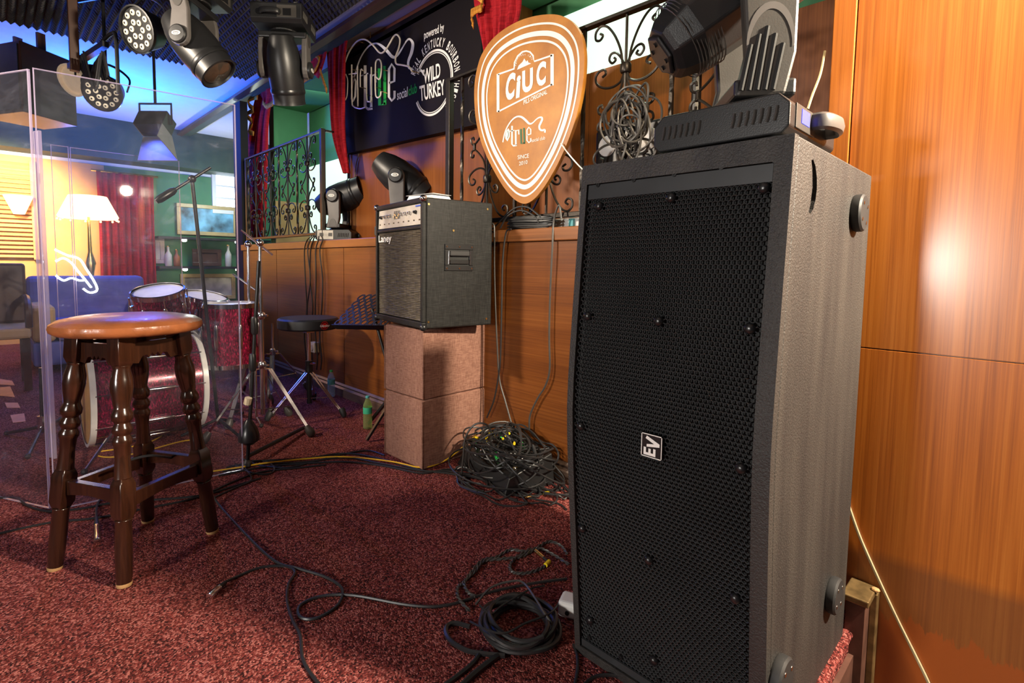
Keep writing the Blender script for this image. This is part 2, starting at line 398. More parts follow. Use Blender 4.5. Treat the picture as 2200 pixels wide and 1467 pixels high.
cloth('pouf_linen', (.155, .072, .052), (.25, .125, .090), (.34, .185, .135))
cloth('velvet_red', (.26, .006, .012), (.38, .010, .018), (.48, .018, .026), 120, .8)
cloth('fringe_gold', (.36, .13, .015), (.58, .24, .03), (.75, .36, .06), 160, .8)
cloth('grille_cloth', (.040, .032, .024), (.10, .082, .060), (.18, .15, .11), 300, .6)
cloth('amp_tolex', (.008, .008, .008), (.014, .014, .0135), (.024, .024, .023), 420, .5)
def pick_paint():
    m, t, b = nodes('pick_orange'); v = coords(t); n = N(t, 'ShaderNodeTexNoise', Scale=7, Detail=5, Roughness=.6); t.links.new(v, n.inputs['Vector'])
    t.links.new(ramp(t, n.outputs[0], [(.35, (.36, .13, .012)), (.55, (.46, .18, .019)), (.7, (.54, .23, .03))]), b.inputs['Base Color']); b.inputs['Roughness'].default_value = .45
pick_paint()
def sparkle():
    m, t, b = nodes('drum_sparkle'); v = coords(t, (60, 60, 22)); n = N(t, 'ShaderNodeTexNoise', Scale=2.4, Detail=5, Roughness=.7); t.links.new(v, n.inputs['Vector'])
    t.links.new(ramp(t, n.outputs[0], [(.40, (.05, .003, .010)), (.55, (.16, .006, .025)), (.66, (.62, .02, .10))]), b.inputs['Base Color'])
    b.inputs['Roughness'].default_value = .22; b.inputs['Coat Weight'].default_value = .6; b.inputs['Metallic'].default_value = .25
sparkle()

# ------------------------------------------------------------------ the room
def struct(name, mb, mat, parent=None, **k):
    o = mb.build(name, mat, parent, **k)
    if parent is None: o['kind'] = 'structure'
    return o
WB, WR, EDGE = 1.80, 1.69, -.300
CEIL = 2.60
fl = MB()
poly = [(-9, -3.8), (EDGE, -3.8), (EDGE, 1.69), (-.44, 1.69), (-.44, WB), (-5.45, WB), (-5.45, 3.6), (-9, 3.6)]
fl.prism(poly, lambda u, v, w: (u, v, -.06*w))
struct('floor', fl, 'carpet', label='dark red looped carpet covering the stage')
struct('floor_hall', MB().bx(EDGE+.012, 4, -4.2, WR, -.50, -.45), 'wood_cornice')
rs = struct('trim_1', MB().bx(EDGE-.03, EDGE+.012, -3.8, 1.688, -.45, -.062), 'riser_paint', label='brown painted side of the stage step')
MB().tube([(EDGE+.001, y, -.010) for y in np.linspace(-3.8, 1.66, 120)], .0075, 8).build('carpet_edge', 'carpet', rs, smooth=True)
# short post with metal corner strips where the stage step meets the wall
p0 = MB().bx(EDGE-.012, EDGE+.030, 1.60, 1.688, -.45, .085).build('end_panel', 'riser_paint', rs)
MB().bx(EDGE+.0305, EDGE+.046, 1.655, 1.688, -.45, .095).build('corner_strip', 'gold_trim', rs, bevel=.002)
MB().bx(EDGE-.02, EDGE+.040, 1.585, 1.688, .0855, .103).build('top_strip', 'gold_trim', rs, bevel=.003)
MB().sph((EDGE+.040, 1.66, .106), .009, 8, 6, (1.2, 1, .6)).build('frayed_end', 'tan_board', rs)

wb = struct('wall_back', MB().bx(-5.45, -.44, WB+.012, WB+.10, 0, 1.06), 'frame_dark', label='brown wood panelled front of the raised ledge')
xs = [-5.45, -4.62, -3.42, -2.22, -1.02, -.44]
for a, b_ in zip(xs[:-1], xs[1:]):
    MB().bx(a+.0025, b_-.0025, WB, WB+.011, .085, 1.06).build('panel', 'wood_back', wb, bevel=.0015)
tr = struct('trim_2', MB().bx(-5.47, -.44, WB-.015, WB+.03, 1.062, 1.12), 'wood_ledge', bevel=.004, label='wooden edge board of the raised ledge')
struct('floor_ledge', MB().bx(-5.45, -.44, WB+.031, 3.05, 1.07, 1.112), 'wood_ledge', label='wooden top of the raised ledge')
bb = MB()
prof = [(0, 0), (.022, 0), (.022, .055), (.012, .068), (.014, .078), (.004, .09), (0, .09)]
bb.prism(prof, lambda u, v, w: (-5.45+w*5.0, WB-.001-u, v+.0))
struct('baseboard_back', bb, 'wood_base', label='moulded brown baseboard along the panelled ledge')

wr = struct('wall_right', MB().bx(-.436, 3.2, WR+.014, 3.05, -.5, CEIL), 'wood_right', label='orange varnished wood wall beside the big loudspeaker')
MB().bx(-.384, 3.2, WR, WR+.013, .743, CEIL).build('panel', 'wood_right', wr, bevel=.001)
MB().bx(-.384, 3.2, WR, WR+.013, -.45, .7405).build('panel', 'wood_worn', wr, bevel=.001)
MB().bx(-.44, -.387, WR-.006, WR+.05, -.45, CEIL).build('edge_board', 'wood_right', wr, bevel=.002)
MB().bx(-.455, -.4405, WR+.06, 2.3, 1.12, CEIL).build('return_board', 'wood_cornice', wr)

# gallery behind the railing
GY = 2.40
gb = struct('wall_gallery_back', MB().bx(-5.3, -.46, GY+.02, GY+.1, 1.12, CEIL), 'green_wall', label='green wall of the gallery behind the railing')
xw = [-2.2, -1.78, -1.30, -.86, -.46]
for a, b_ in zip(xw[:-1], xw[1:]):
    MB().bx(a+.002, b_-.002, GY, GY+.019, 1.12, 2.0).build('wainscot_panel', 'wood_column', gb, bevel=.001)
W1 = struct('window_1', MB().bx(-2.15, -1.30, GY+.004, GY+.018, 2.002, 2.36), 'window_glow', label='brightly lit pale green window above the wood panelling')
MB().bx(-1.30, -1.19, GY-.004, GY+.019, 2.002, 2.45).build('window_frame', 'shelf_black', W1)
W2 = struct('window_2', MB().bx(-5.28, -3.86, GY+.004, GY+.018, 1.125, 1.93), 'window_glow', label='brightly lit pale green window left of the sign column')
gl_ = struct('wall_gallery_left', MB().bx(-5.42, -5.3, 2.06, GY+.0, 1.113, 2.5), 'green_wall', label='green side wall of the gallery')
MB().bx(-5.3, -5.29, 2.06, GY, 1.12, 1.56).build('plywood_board', 'tan_board', gl_)
co = struct('wall_column', MB().bx(-3.83, -2.21, 2.06, GY+.0, 1.113, CEIL), 'wood_column', label='brown wood pier carrying the black club sign')
struct('ceiling_gallery', MB().bx(-5.3, -.46, 2.0, GY, 2.47, 2.5), 'green_wall')
cn = struct('trim_3', MB().bx(-8, -.44, WB+.02, WB+.12, 2.545, CEIL), 'green_dark', label='dark green beam over the stage opening')
MB().prism([(0, 0), (.05, .01), (.055, .03), (.03, .04), (.03, .055), (0, .06)], lambda u, v, w: (-8+w*7.5, WB+.019-u, 2.525+v)).build('cornice', 'wood_cornice', cn)
struct('ceiling', MB().bx(-9, 3.2, -4.2, 3.6, CEIL, CEIL+.05), 'plaster', label='plain ceiling washed in blue light')
fm = MB(); pt = .045
nx, ny = int(3.9/pt), int(2.95/pt)
for i in range(nx):
    for j in range(ny):
        x, y = -5.02+i*pt, -1.2+j*pt
        fm.add([(x,y,CEIL-.022),(x+pt,y,CEIL-.022),(x+pt,y+pt,CEIL-.022),(x,y+pt,CEIL-.022),(x+pt/2,y+pt/2,CEIL-.050)], [(0,1,4),(1,2,4),(2,3,4),(3,0,4)])
fm.bx(-5.02, -5.02+nx*pt, -1.2, -1.2+ny*pt, CEIL-.0215, CEIL-.001)
tag(fm.build('acoustic_foam', 'foam'), 'dark pyramid acoustic foam sheet glued under the stage ceiling', 'foam', kind='stuff')
struct('wall_left', MB().bx(-8.1, -8.0, -4.2, 3.6, 0, CEIL), 'plaster', label='far lounge wall beyond the clear screens')
struct('wall_far', MB().bx(-8.0, -5.45, 3.5, 3.6, 0, CEIL), 'green_wall')
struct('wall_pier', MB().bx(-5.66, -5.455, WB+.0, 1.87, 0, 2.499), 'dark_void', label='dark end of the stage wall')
# ------------------------------------------------------------------ big loudspeaker
EX0, EX1, EH, EB = -.75, -.307, 1.18, 1.565
def fy(z):
    """front of the cabinet bulges towards the middle"""
    k = z-.63; s = (.079 if k > 0 else .098)
    return .9555 + s*(math.sqrt(k*k+.006)-.0775)
ev = thing('loudspeaker', 'tall black two-way loudspeaker with curved honeycomb grille standing on the carpet', 'loudspeaker', (EX0, fy(0), 0))
O = np.array([EX0, fy(0), 0])
class LB(MB):
    """mesh written in world coordinates, kept relative to an origin"""
    def __init__(s, o): super().__init__(); s.o = np.array(o, float)
    def build(s, *a, **k):
        if not getattr(s, 'done', False): s.xf(lambda p: p-s.o); s.done = True
        return super().build(*a, **k)
zs = list(np.linspace(0, EH, 21))
body = LB(O)
pr = [(fy(z)+.022, z) for z in zs]+[(EB, EH), (EB, 0)]
body.prism(pr, lambda u, v, w: (EX0+w*(EX1-EX0), u, v))
bo = body.build('cabinet', 'cabinet_paint', ev, bevel=.004)
bpy.context.view_layer.update(); bo.data = bpy.data.meshes.new_from_object(bo.evaluated_get(bpy.context.evaluated_depsgraph_get())); bo.modifiers.clear()
# handle slot in the side
sl = [(.006, .078), (.022, .062), (.034, .032), (.038, 0), (.034, -.032), (.022, -.062), (.006, -.078), (-.004, -.072), (.004, -.05), (.011, 0), (.004, .05), (-.004, .072)]
hc = Xp(1746, 402, EX1)
c1 = LB(O); c1.prism(sl, lambda u, v, w: (EX1-.055+w*.1, hc[1]-.012+u, hc[2]+v*.64))
c1.done = True
cut(bo, [c1])
fr = LB(O)
def strip(x0, x1, z0, z1, front=0.0, back=.0215, n=18):
    q = [(fy(z)+front, z) for z in np.linspace(z0, z1, n)]+[(fy(z)+back, z) for z in np.linspace(z1, z0, n)]
    fr.prism(q, lambda u, v, w: (x0+w*(x1-x0), u, v))
strip(EX0, EX0+.016, 0, EH); strip(EX1-.030, EX1, 0, EH); strip(EX0+.016, EX1-.030, EH-.044, EH, n=4); strip(EX0+.016, EX1-.030, 0, .022, n=4)
fr.build('front_frame', 'cabinet_paint', ev)
GX0, GX1, GZ0, GZ1 = EX0+.018, EX1-.032, .024, EH-.046
bk = LB(O)
bk.add([(x, fy(z)+.018, z) for z in zs for x in (GX0, GX1)], [(2*i, 2*i+1, 2*i+3, 2*i+2) for i in range(20)])
bk.build('grille_backing', 'grille_back', ev)
# perforated steel: one hexagonal opening per cell
pit = .0098; ht = pit*math.sqrt(3)/2
cx = []; 
nz_ = int((GZ1-.03-GZ0-.016)/ht); nxx = int((GX1-GX0)/pit)
vs = []; fs = []
ang = [PI/6+PI/3*i for i in range(6)]
for j in range(nz_):
    z = GZ0+.016+ht*(j+.5)
    for i in range(nxx-(j % 2)):
        x = GX0+pit*(i+.5+.5*(j % 2)); k = len(vs)
        for rr, dd in ((pit/math.sqrt(3), 0), (pit*.455, .0012), (pit*.43, .0045)):
            for a in ang:
                px_, pz_ = x+rr*math.cos(a), z+rr*math.sin(a); vs.append((px_, fy(pz_)+.006+dd, pz_))
        for a in range(6):
            fs.append((k+a, k+(a+1) % 6, k+6+(a+1) % 6, k+6+a)); fs.append((k+6+a, k+6+(a+1) % 6, k+12+(a+1) % 6, k+12+a))
g = LB(O); g.v = vs; g.f = fs
g.build('grille', 'grille_black', ev)
for z0, z1 in ((GZ0, GZ0+.018), (GZ1-.032, GZ1)):
    q = [(fy(z)+.0045, z) for z in np.linspace(z0, z1, 4)]+[(fy(z)+.010, z) for z in np.linspace(z1, z0, 4)]
    gb_ = LB(O); gb_.prism(q, lambda u, v, w: (GX0+w*(GX1-GX0), u, v))
    gb_.build('grille_border', 'grille_black', ev)
def onface(px, py, off=.006):
    Y = .97
    for _ in range(6): p = Yp(px, py, Y); Y = fy(min(max(p[2], 0), EH))+off
    return Yp(px, py, Y)
studs = [(1287,443),(1442,425),(1641,404),(1263,679),(1415,690),(1611,706),(1248,915),(1592,1006),(1251,1135),(1394,1203),(1580,1285),(1268,1332),(1405,1418)]
for s_ in studs:
    p = onface(*s_); m_ = LB(O); m_.lathe([(.0105, 0), (.0100, .004), (.0075, .0075), (.003, .009)], 14, p, (0, -1, 0)); m_.build('rubber_stud', 'black_gloss', ev, smooth=True)
for s_ in [(1285,397),(1362,386),(1449,374),(1550,359),(1664,343)]+[(1266,1370),(1333,1412),(1415,1462)]:
    p = onface(*s_, .004); m_ = LB(O); m_.lathe([(.0055, 0), (.005, .002), (.0025, .002), (.002, .0005)], 12, p, (0, -1, 0)); m_.build('screw', 'black_metal', ev, smooth=True)
# badge, letters running upwards
bc = onface(1401, 958, -.001)
bw, bh = .046, .048
bd = LB(O); bd.bx(bc[0]-bw/2, bc[0]+bw/2, bc[1]-.002, bc[1]+.004, bc[2]-bh/2, bc[2]+bh/2)
bdo = bd.build('badge', 'black_gloss', ev, bevel=.001)
yb = bc[1]-.0026
rim = LB(O)
for x0, x1, z0, z1 in ((-1, 1, -1, -.93), (-1, 1, .93, 1), (-1, -.93, -1, 1), (.93, 1, -1, 1)):
    rim.bx(bc[0]+x0*bw/2, bc[0]+x1*bw/2, yb-.0006, yb+.0006, bc[2]+z0*bh/2, bc[2]+z1*bh/2)
rim.build('badge_rim', 'white_letter', bdo)
lt = LB(O)
Ep = [(0,0),(.34,0),(.34,.1),(.12,.1),(.12,.2),(.31,.2),(.31,.3),(.12,.3),(.12,.4),(.34,.4),(.34,.5),(0,.5)]
Ep = [(a, .2+b_*1.16) for a, b_ in Ep]
Vp = [(.37, .64), (.49, .64), (.56, .28), (.74, .70), (.87, .64), (.61, .02), (.47, .02)]
for pl in (Ep, Vp):   # u runs up the cabinet, v runs to the left
    lt.add([(bc[0]+.019-v*.046, yb-.0008, bc[2]-.020+u*.046) for u, v in pl], [tuple(range(len(pl)))])
lt.build('badge_letters', 'white_letter', bdo)
for (a, b_, Y) in ((1858, 457, 1.50), (1803, 1283, 1.50), (1691, 1464, 1.12)):
    p = Xp(a, b_, EX1+.02)
    m_ = LB(O); m_.lathe([(.040, 0), (.042, .004), (.042, .016), (.038, .020)], 24, (EX1+.0005, p[1], max(p[2], .05)), (1, 0, 0))
    f_ = m_.build('side_foot', 'black_rubber', ev, smooth=True)
    for k in range(4):
        q = LB(O); q.cyl((EX1+.0206, p[1]+.026*math.cos(k*PI/2+.6), max(p[2], .05)+.026*math.sin(k*PI/2+.6)), (EX1+.0215, p[1]+.026*math.cos(k*PI/2+.6), max(p[2], .05)+.026*math.sin(k*PI/2+.6)), .0045, n=8); q.build('foot_screw', 'chrome', f_)

# ------------------------------------------------------------------ moving head lights
def moving_head(label, loc, rz, tilt, sc=1.0, flip=False, pv=.30, hl=.19, group='moving head stage lights', rot=None, pale=False, faceted=False, arm_slots=False, base=(.28, .26, .08), pan=0.0, ad=.108, hr=1.0):
    class YB(MB):
        def build(s, *a, **k):
            R_ = rotz(pan); s.xf(lambda p: R_ @ p); return super().build(*a, **k)
    t = thing('moving_head_light', label, 'stage light', loc, rz, group, rot)
    t.scale = (sc, sc, sc)
    bxx, byy, bz = base
    b_ = MB().prism([(-bxx/2, .012), (-bxx/2+.012, 0), (bxx/2-.012, 0), (bxx/2, .012), (bxx/2, bz-.02), (bxx/2-.02, bz), (-bxx/2+.02, bz), (-bxx/2, bz-.02)], lambda u, v, w: (u, -byy/2+w*byy, v)).build('base', 'black_plastic', t, bevel=.003)
    for i in range(7):
        for s_ in (-1, 1):
            x = s_*bxx*.27+(i-3)*.0125
            MB().tube([(x-.002, -byy/2-.001, bz*.32), (x+.001, -byy/2-.0015, bz*.5), (x+.002, -byy/2-.001, bz*.68)], .0028, 5).build('vent_slot', 'grey_plastic', b_)
    d_ = MB().bx(bxx/2-.001, bxx/2+.002, -byy*.40, -byy*.02, bz*.18, bz*.78).build('control_panel', 'grey_plastic', b_, bevel=.001)
    MB().bx(bxx/2+.0021, bxx/2+.003, -byy*.30, -byy*.14, bz*.35, bz*.7).build('display', 'display_blue' if faceted else 'black_gloss', d_)
    for s_ in (-1, 1):
        hp = spl([(s_*bxx/2, -.05, bz*.55), (s_*(bxx/2+.022), -.045, bz*.55), (s_*(bxx/2+.032), 0, bz*.55), (s_*(bxx/2+.022), .045, bz*.55), (s_*bxx/2, .05, bz*.55)], 5)
        hp = [np.array(q)+[0, .03, 0] for q in hp]
        MB().tube(hp, .009, 8, flat=1.8).build('carry_handle', 'grey_yoke' if faceted else 'black_plastic', b_, smooth=True)
    for sx in (-1, 1):
        for sy in (-1, 1): MB().cyl((sx*bxx*.38, sy*byy*.36, -.010), (sx*bxx*.38, sy*byy*.36, .002), .014, n=10).build('foot', 'black_rubber', b_)
    yk = YB(); yk.lathe([(.085, bz), (.085, bz+.012)], 24); yk.bx(-.055, .055, -ad-.028, ad+.028, bz+.012, bz+.045)
    yo = yk.build('yoke', 'black_plastic', t, bevel=.006)
    for s_ in (-1, 1):
        oy = ad if s_ > 0 else -ad-.030
        pl = [(-.052, bz+.013), (.036, bz+.013), (.052, bz+.09), (.052, pv)] + [(.052*math.cos(a), pv+.052*math.sin(a)) for a in np.linspace(.3, PI-.3, 7)] + [(-.052, pv), (-.036, bz+.09)]
        ar = YB().prism(pl, lambda u, v, w: (u, oy+w*.030, v))  .build('yoke_arm', 'grey_plastic' if faceted else 'grey_yoke', yo, bevel=.006)
        oyf = oy-.001 if s_ < 0 else oy+.031
        dy = -1 if s_ < 0 else 1
        YB().lathe([(.047, 0), (.047, .010), (.040, .016), (.0, .017)], 24, (0, oyf, pv), (0, dy, 0)).build('pivot_cap', 'black_plastic', yo, smooth=True)
        lg = YB(); lg.prism([(.024*math.cos(a), .011*math.sin(a)) for a in np.linspace(0, 2*PI, 16)[:-1]], lambda u, v, w: (u, oyf+dy*(.0165+.002*w), pv+v)); lg.build('logo_plate', 'white_letter', yo)
        lg2 = YB(); ribbon(lg2, [(-.013, -.006), (-.013, .002), (-.006, .006), (.006, .006), (.013, .002), (.013, -.006)], .003, lambda u, v: (u, oyf+dy*.0189, pv+v)); ribbon(lg2, [(-.010, -.003), (.010, -.003)], .004, lambda u, v: (u, oyf+dy*.0189, pv+v)); lg2.build('logo_mark', 'black_plastic', yo)
        if arm_slots and s_ < 0:
            for i, x in enumerate((-.034, -.020, -.006, .008, .022)):
                top = bz+.075+(.030, .048, .062, .048, .030)[i]
                YB().tube([(x-.010, oy-.0005, bz+.022), (x+.004, oy-.0005, top)], .0045, 8).build('arm_slot', 'grille_back', yo)
            ac = YB(); ribbon(ac, [(.040*math.cos(a)+.004, bz+.10+.075*math.sin(a)) for a in np.linspace(0, PI, 20)], [.010*math.sin(a)+.003 for a in np.linspace(0, PI, 20)], lambda u, v: (u, oy-.0012, v)); ac.build('arch_moulding', 'grey_yoke', yo)
        else:
            ac = YB(); ac.prism([(.030*math.cos(a), bz+.02+.06*math.sin(a)) for a in np.linspace(0, PI, 14)], lambda u, v, w: (u, oyf+dy*.002*w, v)); ac.build('arch_moulding', 'grey_plastic', yo)
    ax = np.array([math.cos(tilt), 0, math.sin(tilt)]); up = np.array([-math.sin(tilt), 0, math.cos(tilt)])
    c = np.array([0, 0, pv]); n = 8 if faceted else 24
    pf = [(.045, -hl), (.062, -hl+.008), (.085, -hl*.62), (.098, -hl*.25), (.100, .03), (.096, hl*.5), (.092, hl*.9), (.094, hl), (.086, hl+.003), (.080, hl-.015)]
    if faceted: pf = [(.064, -hl), (.076, -hl+.012), (.094, -hl+.055), (.096, -hl+.06), (.100, 0), (.098, .06), (.093, hl*.9), (.096, hl), (.085, hl+.002), (.08, hl-.01)]
    hd = YB().lathe(pf, n, c, ax, True, .98*hr, 1.12*hr, xref=up if faceted else (0, 1, 0), phase=PI/8 if faceted else 0).build('head', 'black_plastic', t, smooth=not faceted, bevel=.004 if faceted else 0)
    YB().lathe([(.078, hl-.012), (.05, hl-.004), (0, hl)], 24, c, ax, False, hr, hr).build('lens', 'lens_glass', hd, smooth=True)
    if faceted:
        YB().lathe([(.056, -hl-.001), (.056, -hl-.006), (.050, -hl-.009)], 6, c, ax, True, .98*hr, 1.12*hr, xref=up).build('rear_plate', 'black_plastic', hd, bevel=.002)
        for i in range(9):
            q = -hl+.035+i*.007
            YB().lathe([(.093+.0006*i, q), (.0955+.0006*i, q+.0012), (.093+.0006*i, q+.0024)], 24, c, ax, False, hr, hr).build('cooling_fin', 'grey_plastic', hd)
        for a, b2 in ((-.02, .02), (.02, .02), (-.02, -.02), (.02, -.02)):
            YB().cyl(c+ax*(-hl-.0095)+up*a+np.array([0, b2, 0]), c+ax*(-hl-.012)+up*a+np.array([0, b2, 0]), .005, n=8).build('rear_screw', 'black_metal', hd)
        YB().lathe([(.101, -.035), (.1035, -.03), (.1035, .0), (.101, .005)], 8, c, ax, False, .98*hr, 1.12*hr, xref=up, phase=PI/8).build('body_band', 'black_metal', hd)
    else:
        YB().lathe([(.0975, hl*.55), (.0995, hl*.6), (.0995, hl*.66), (.0965, hl*.7)], 24, c, ax, False, .98*hr, 1.12*hr, xref=(0, 1, 0)).build('front_ring', 'black_metal', hd, smooth=True)
    return t
m1 = moving_head('large black moving head light with faceted body standing on the big loudspeaker', (-.456, 1.160, EH+.010), 0, math.radians(35), 1.0, pv=.335, hl=.21, faceted=True, arm_slots=True, pan=math.radians(37), ad=.092, hr=.86, base=(.262, .28, .072))
# ------------------------------------------------------------------ fabric cubes and bass amplifier
A0 = Zp(907, 1011, 0); A1 = Zp(827, 974, 0)
byaw = math.atan2((A0-A1)[1], (A0-A1)[0]); bw_ = np.linalg.norm(A0-A1)
bdp = .40; BH = .327
for i, (lab, z, dyaw) in enumerate((('lower brown linen storage cube standing on the carpet', 0, 0), ('upper brown linen storage cube carrying the bass amplifier', BH, .012))):
    t = thing('storage_cube', lab, 'storage cube', (A1[0], A1[1], z), byaw+dyaw, 'linen storage cubes')
    nseg = 6; m_ = MB()
    # slightly puffed sides
    def pz(x, y, zz):
        return (x+.004*math.sin(PI*y/bdp)*math.sin(PI*zz/BH)*(1 if x > bw_/2 else -1), y-.004*math.sin(PI*x/bw_)*math.sin(PI*zz/BH)*(1 if y < bdp/2 else -1), zz)
    for ax in range(3):
        for side in (0, 1):
            vs = []; 
            for a in np.linspace(0, 1, nseg+1):
                for c in np.linspace(0, 1, nseg+1):
                    p = [(side, a, c), (a, side, c), (a, c, side)][ax]; vs.append(pz(p[0]*bw_, p[1]*bdp, .001+p[2]*(BH-.002)))
            m_.add(vs, [(r*(nseg+1)+c, r*(nseg+1)+c+1, (r+1)*(nseg+1)+c+1, (r+1)*(nseg+1)+c) for r in range(nseg) for c in range(nseg)])
    o = m_.build('cube_body', 'pouf_linen', t, weld=True, smooth=True)
    o.modifiers.new('b', 'BEVEL').width = .006; o.modifiers['b'].limit_method = 'ANGLE'
    for (x, y) in ((bw_, 0), (0, 0), (bw_, bdp)):
        MB().tube([(x, y, .006), (x, y, BH/2), (x, y, BH-.006)], .0028, 6).build('corner_seam', 'pouf_linen', o)
AZ = 2*BH+.012
B0 = Zp(907, 707, AZ); B1 = Zp(807, 684, AZ); B2 = Zp(1049, 692, AZ)
aw = np.linalg.norm(B0-B1); ayaw = math.atan2((B0-B1)[1], (B0-B1)[0]); ad = .37
print('amp', aw, np.degrees(ayaw), np.linalg.norm(B2-B0), 'box', bw_, np.degrees(byaw))
AH = 1.243-AZ
amp = thing('bass_amplifier', 'black bass combo amplifier with silver control panel resting on stacked linen cubes', 'amplifier', (B1[0], B1[1], AZ), ayaw)
MB().bx(0, aw, .02, ad, 0, AH).build('cabinet', 'amp_tolex', amp, bevel=.006)
lip = MB()
PANZ = AH*.785
for name, q in (('front_border', (0, aw, .0, .0198, 0, .028)), ('front_border', (0, aw, .0, .0198, AH-.022, AH)), ('front_border', (0, .022, .0, .0198, .0285, AH-.0225)), ('front_border', (aw-.022, aw, .0, .0198, .0285, AH-.0225)), ('front_border', (.0225, aw-.0225, .002, .0198, PANZ-.012, PANZ+.004))):
    MB().bx(*q).build(name, 'amp_tolex', amp, bevel=.004)
nr = 52
gc = MB(); z0, z1 = .03, PANZ-.013
vs = []; 
for i in range(nr*4+1):
    z = z0+(z1-z0)*i/(nr*4); dpt = .0145-.0045*abs(math.sin(PI*nr*i/(nr*4)))
    vs += [(.023, dpt, z), (aw-.023, dpt, z)]
gc.add(vs, [(2*i, 2*i+1, 2*i+3, 2*i+2) for i in range(nr*4)])
gr = gc.build('speaker_grille', 'grille_cloth', amp, smooth=True)
lg = MB()
def lx(u, v): return (.026+u*aw*.30, .0075, PANZ-.070+v*.046)
text(lg, 'Laney', lx, .02); 
for u0, v0 in list(lg.v and [(0, 0)]): pass
lg.build('brand_letters', 'white_letter', gr)
cp = MB().add([(.024, .0075, PANZ+.008), (aw-.024, .0075, PANZ+.008), (aw-.024, .0125, AH-.025), (.024, .0125, AH-.025), (.024, .0195, PANZ+.008), (aw-.024, .0195, PANZ+.008), (aw-.024, .0195, AH-.025), (.024, .0195, AH-.025)], [(0,1,2,3), (4,7,6,5), (0,4,5,1), (3,2,6,7), (0,3,7,4), (1,5,6,2)]).build('control_panel', 'pale_panel', amp)
ph = AH-.025-PANZ-.008; pz0 = PANZ+.008
for i, u in enumerate((.08, .17, .25, .32, .58, .67, .76, .88)):
    x = .024+u*(aw-.048); z = pz0+ph*.62
    MB().lathe([(.0085, 0), (.0085, .006), (.006, .008), (.006, .014), (.003, .015)], 12, (x, .0095, z), (0, -1, 0)).build('knob', 'black_gloss' if i in (0, 7) else 'chrome', cp, smooth=True)
for i in range(7):
    x = .024+(.40+.022*i)*(aw-.048)
    s_ = MB().bx(x-.0008, x+.0008, .0070, .0085, pz0+ph*.42, pz0+ph*.85).build('slider_track', 'black_plastic', cp)
    zz = pz0+ph*(.56+.1*math.sin(i*1.3)); MB().bx(x-.002, x+.002, .0035, .0069, zz-.003, zz+.003).build('slider_knob', 'chrome', s_)
MB().bx(aw-.085, aw-.03, .0080, .0088, AH-.036, AH-.030).build('blue_print', 'blue_ink', cp)
for i in range(9):
    x = .04+i*(aw-.09)/8; MB().bx(x, x+.012, .0068, .0076, pz0+ph*.2, pz0+ph*.26).build('print_mark', 'black_plastic', cp)
for x in (0, aw):
    for z in (0, AH):
        s = 1 if x else -1
        MB().sph((x-s*.006, .008, z+(-.006 if z else .006)), .017, 10, 8).build('corner_guard', 'chrome' if z else 'black_metal', amp, smooth=True)
for y, z in ((.03, AH-.03), (ad-.03, AH-.03), (.03, .03), (ad-.03, .03), (ad*.42, AH*.76)):
    MB().cyl((aw, y, z), (aw+.0025, y, z), .005, n=10).build('side_screw', 'brass', amp)
# side handle
hy, hz = ad*.50, AH*.55
hp = MB()
for q in ((hy-.075, hy+.075, hz+.036, hz+.060), (hy-.075, hy+.075, hz-.060, hz-.036), (hy-.075, hy-.055, hz-.0355, hz+.0355), (hy+.055, hy+.075, hz-.0355, hz+.0355)): hp.bx(aw, aw+.006, *q)
ho = hp.build('handle_plate', 'black_metal', amp, bevel=.002)
MB().bx(aw+.0002, aw+.001, hy-.055, hy+.055, hz-.036, hz+.036).build('handle_cup', 'grille_back', ho)
MB().bx(aw+.002, aw+.016, hy-.052, hy+.052, hz+.006, hz+.030).build('grip', 'black_rubber', ho, bevel=.005)
MB().bx(aw+.002, aw+.010, hy-.050, hy+.050, hz-.030, hz-.010).build('grip_bar', 'black_metal', ho, bevel=.003)
for sy in (-1, 1): MB().tube([(aw+.006, hy+sy*.055, hz-.03), (aw+.009, hy+sy*.055, hz+.03)], .003, 8).build('hinge_pin', 'chrome', ho)
for sy in (-.066, 0, .066):
    for sz in (-.049, .049): MB().cyl((aw+.006, hy+sy, hz+sz), (aw+.008, hy+sy, hz+sz), .004, n=8).build('rivet', 'chrome', ho)
ft = thing('song_sheets', 'small stack of white papers lying on the bass amplifier', 'papers', (B0[0]-.115, B0[1]+.11, AZ+AH+.001), .1)
MB().add([(-.09, -.05, 0), (.10, -.05, 0), (.10, .06, .0), (-.09, .06, .0), (-.07, -.05, .022), (.085, -.05, .016), (.09, .055, .018), (-.065, .055, .022)], [(0,3,2,1), (4,5,6,7), (0,1,5,4), (1,2,6,5), (2,3,7,6), (3,0,4,7)]).build('paper_stack', 'paper', ft, bevel=.002)
MB().bx(-.088, .098, -.053, .058, .0225, .0235).build('top_sheet', 'paper', ft)

# ------------------------------------------------------------------ bar stool
feet = [Zp(118, 1222), Zp(267, 1258), Zp(457, 1143), Zp(318, 1120)]
SC = sum(feet)/4
st = thing('bar_stool', 'dark turned-leg wooden bar stool with round brown leather seat on the carpet', 'stool', (SC[0], SC[1], 0))
SZ = Zp(267, 712, 0); 
dist = np.linalg.norm(SC-CP)
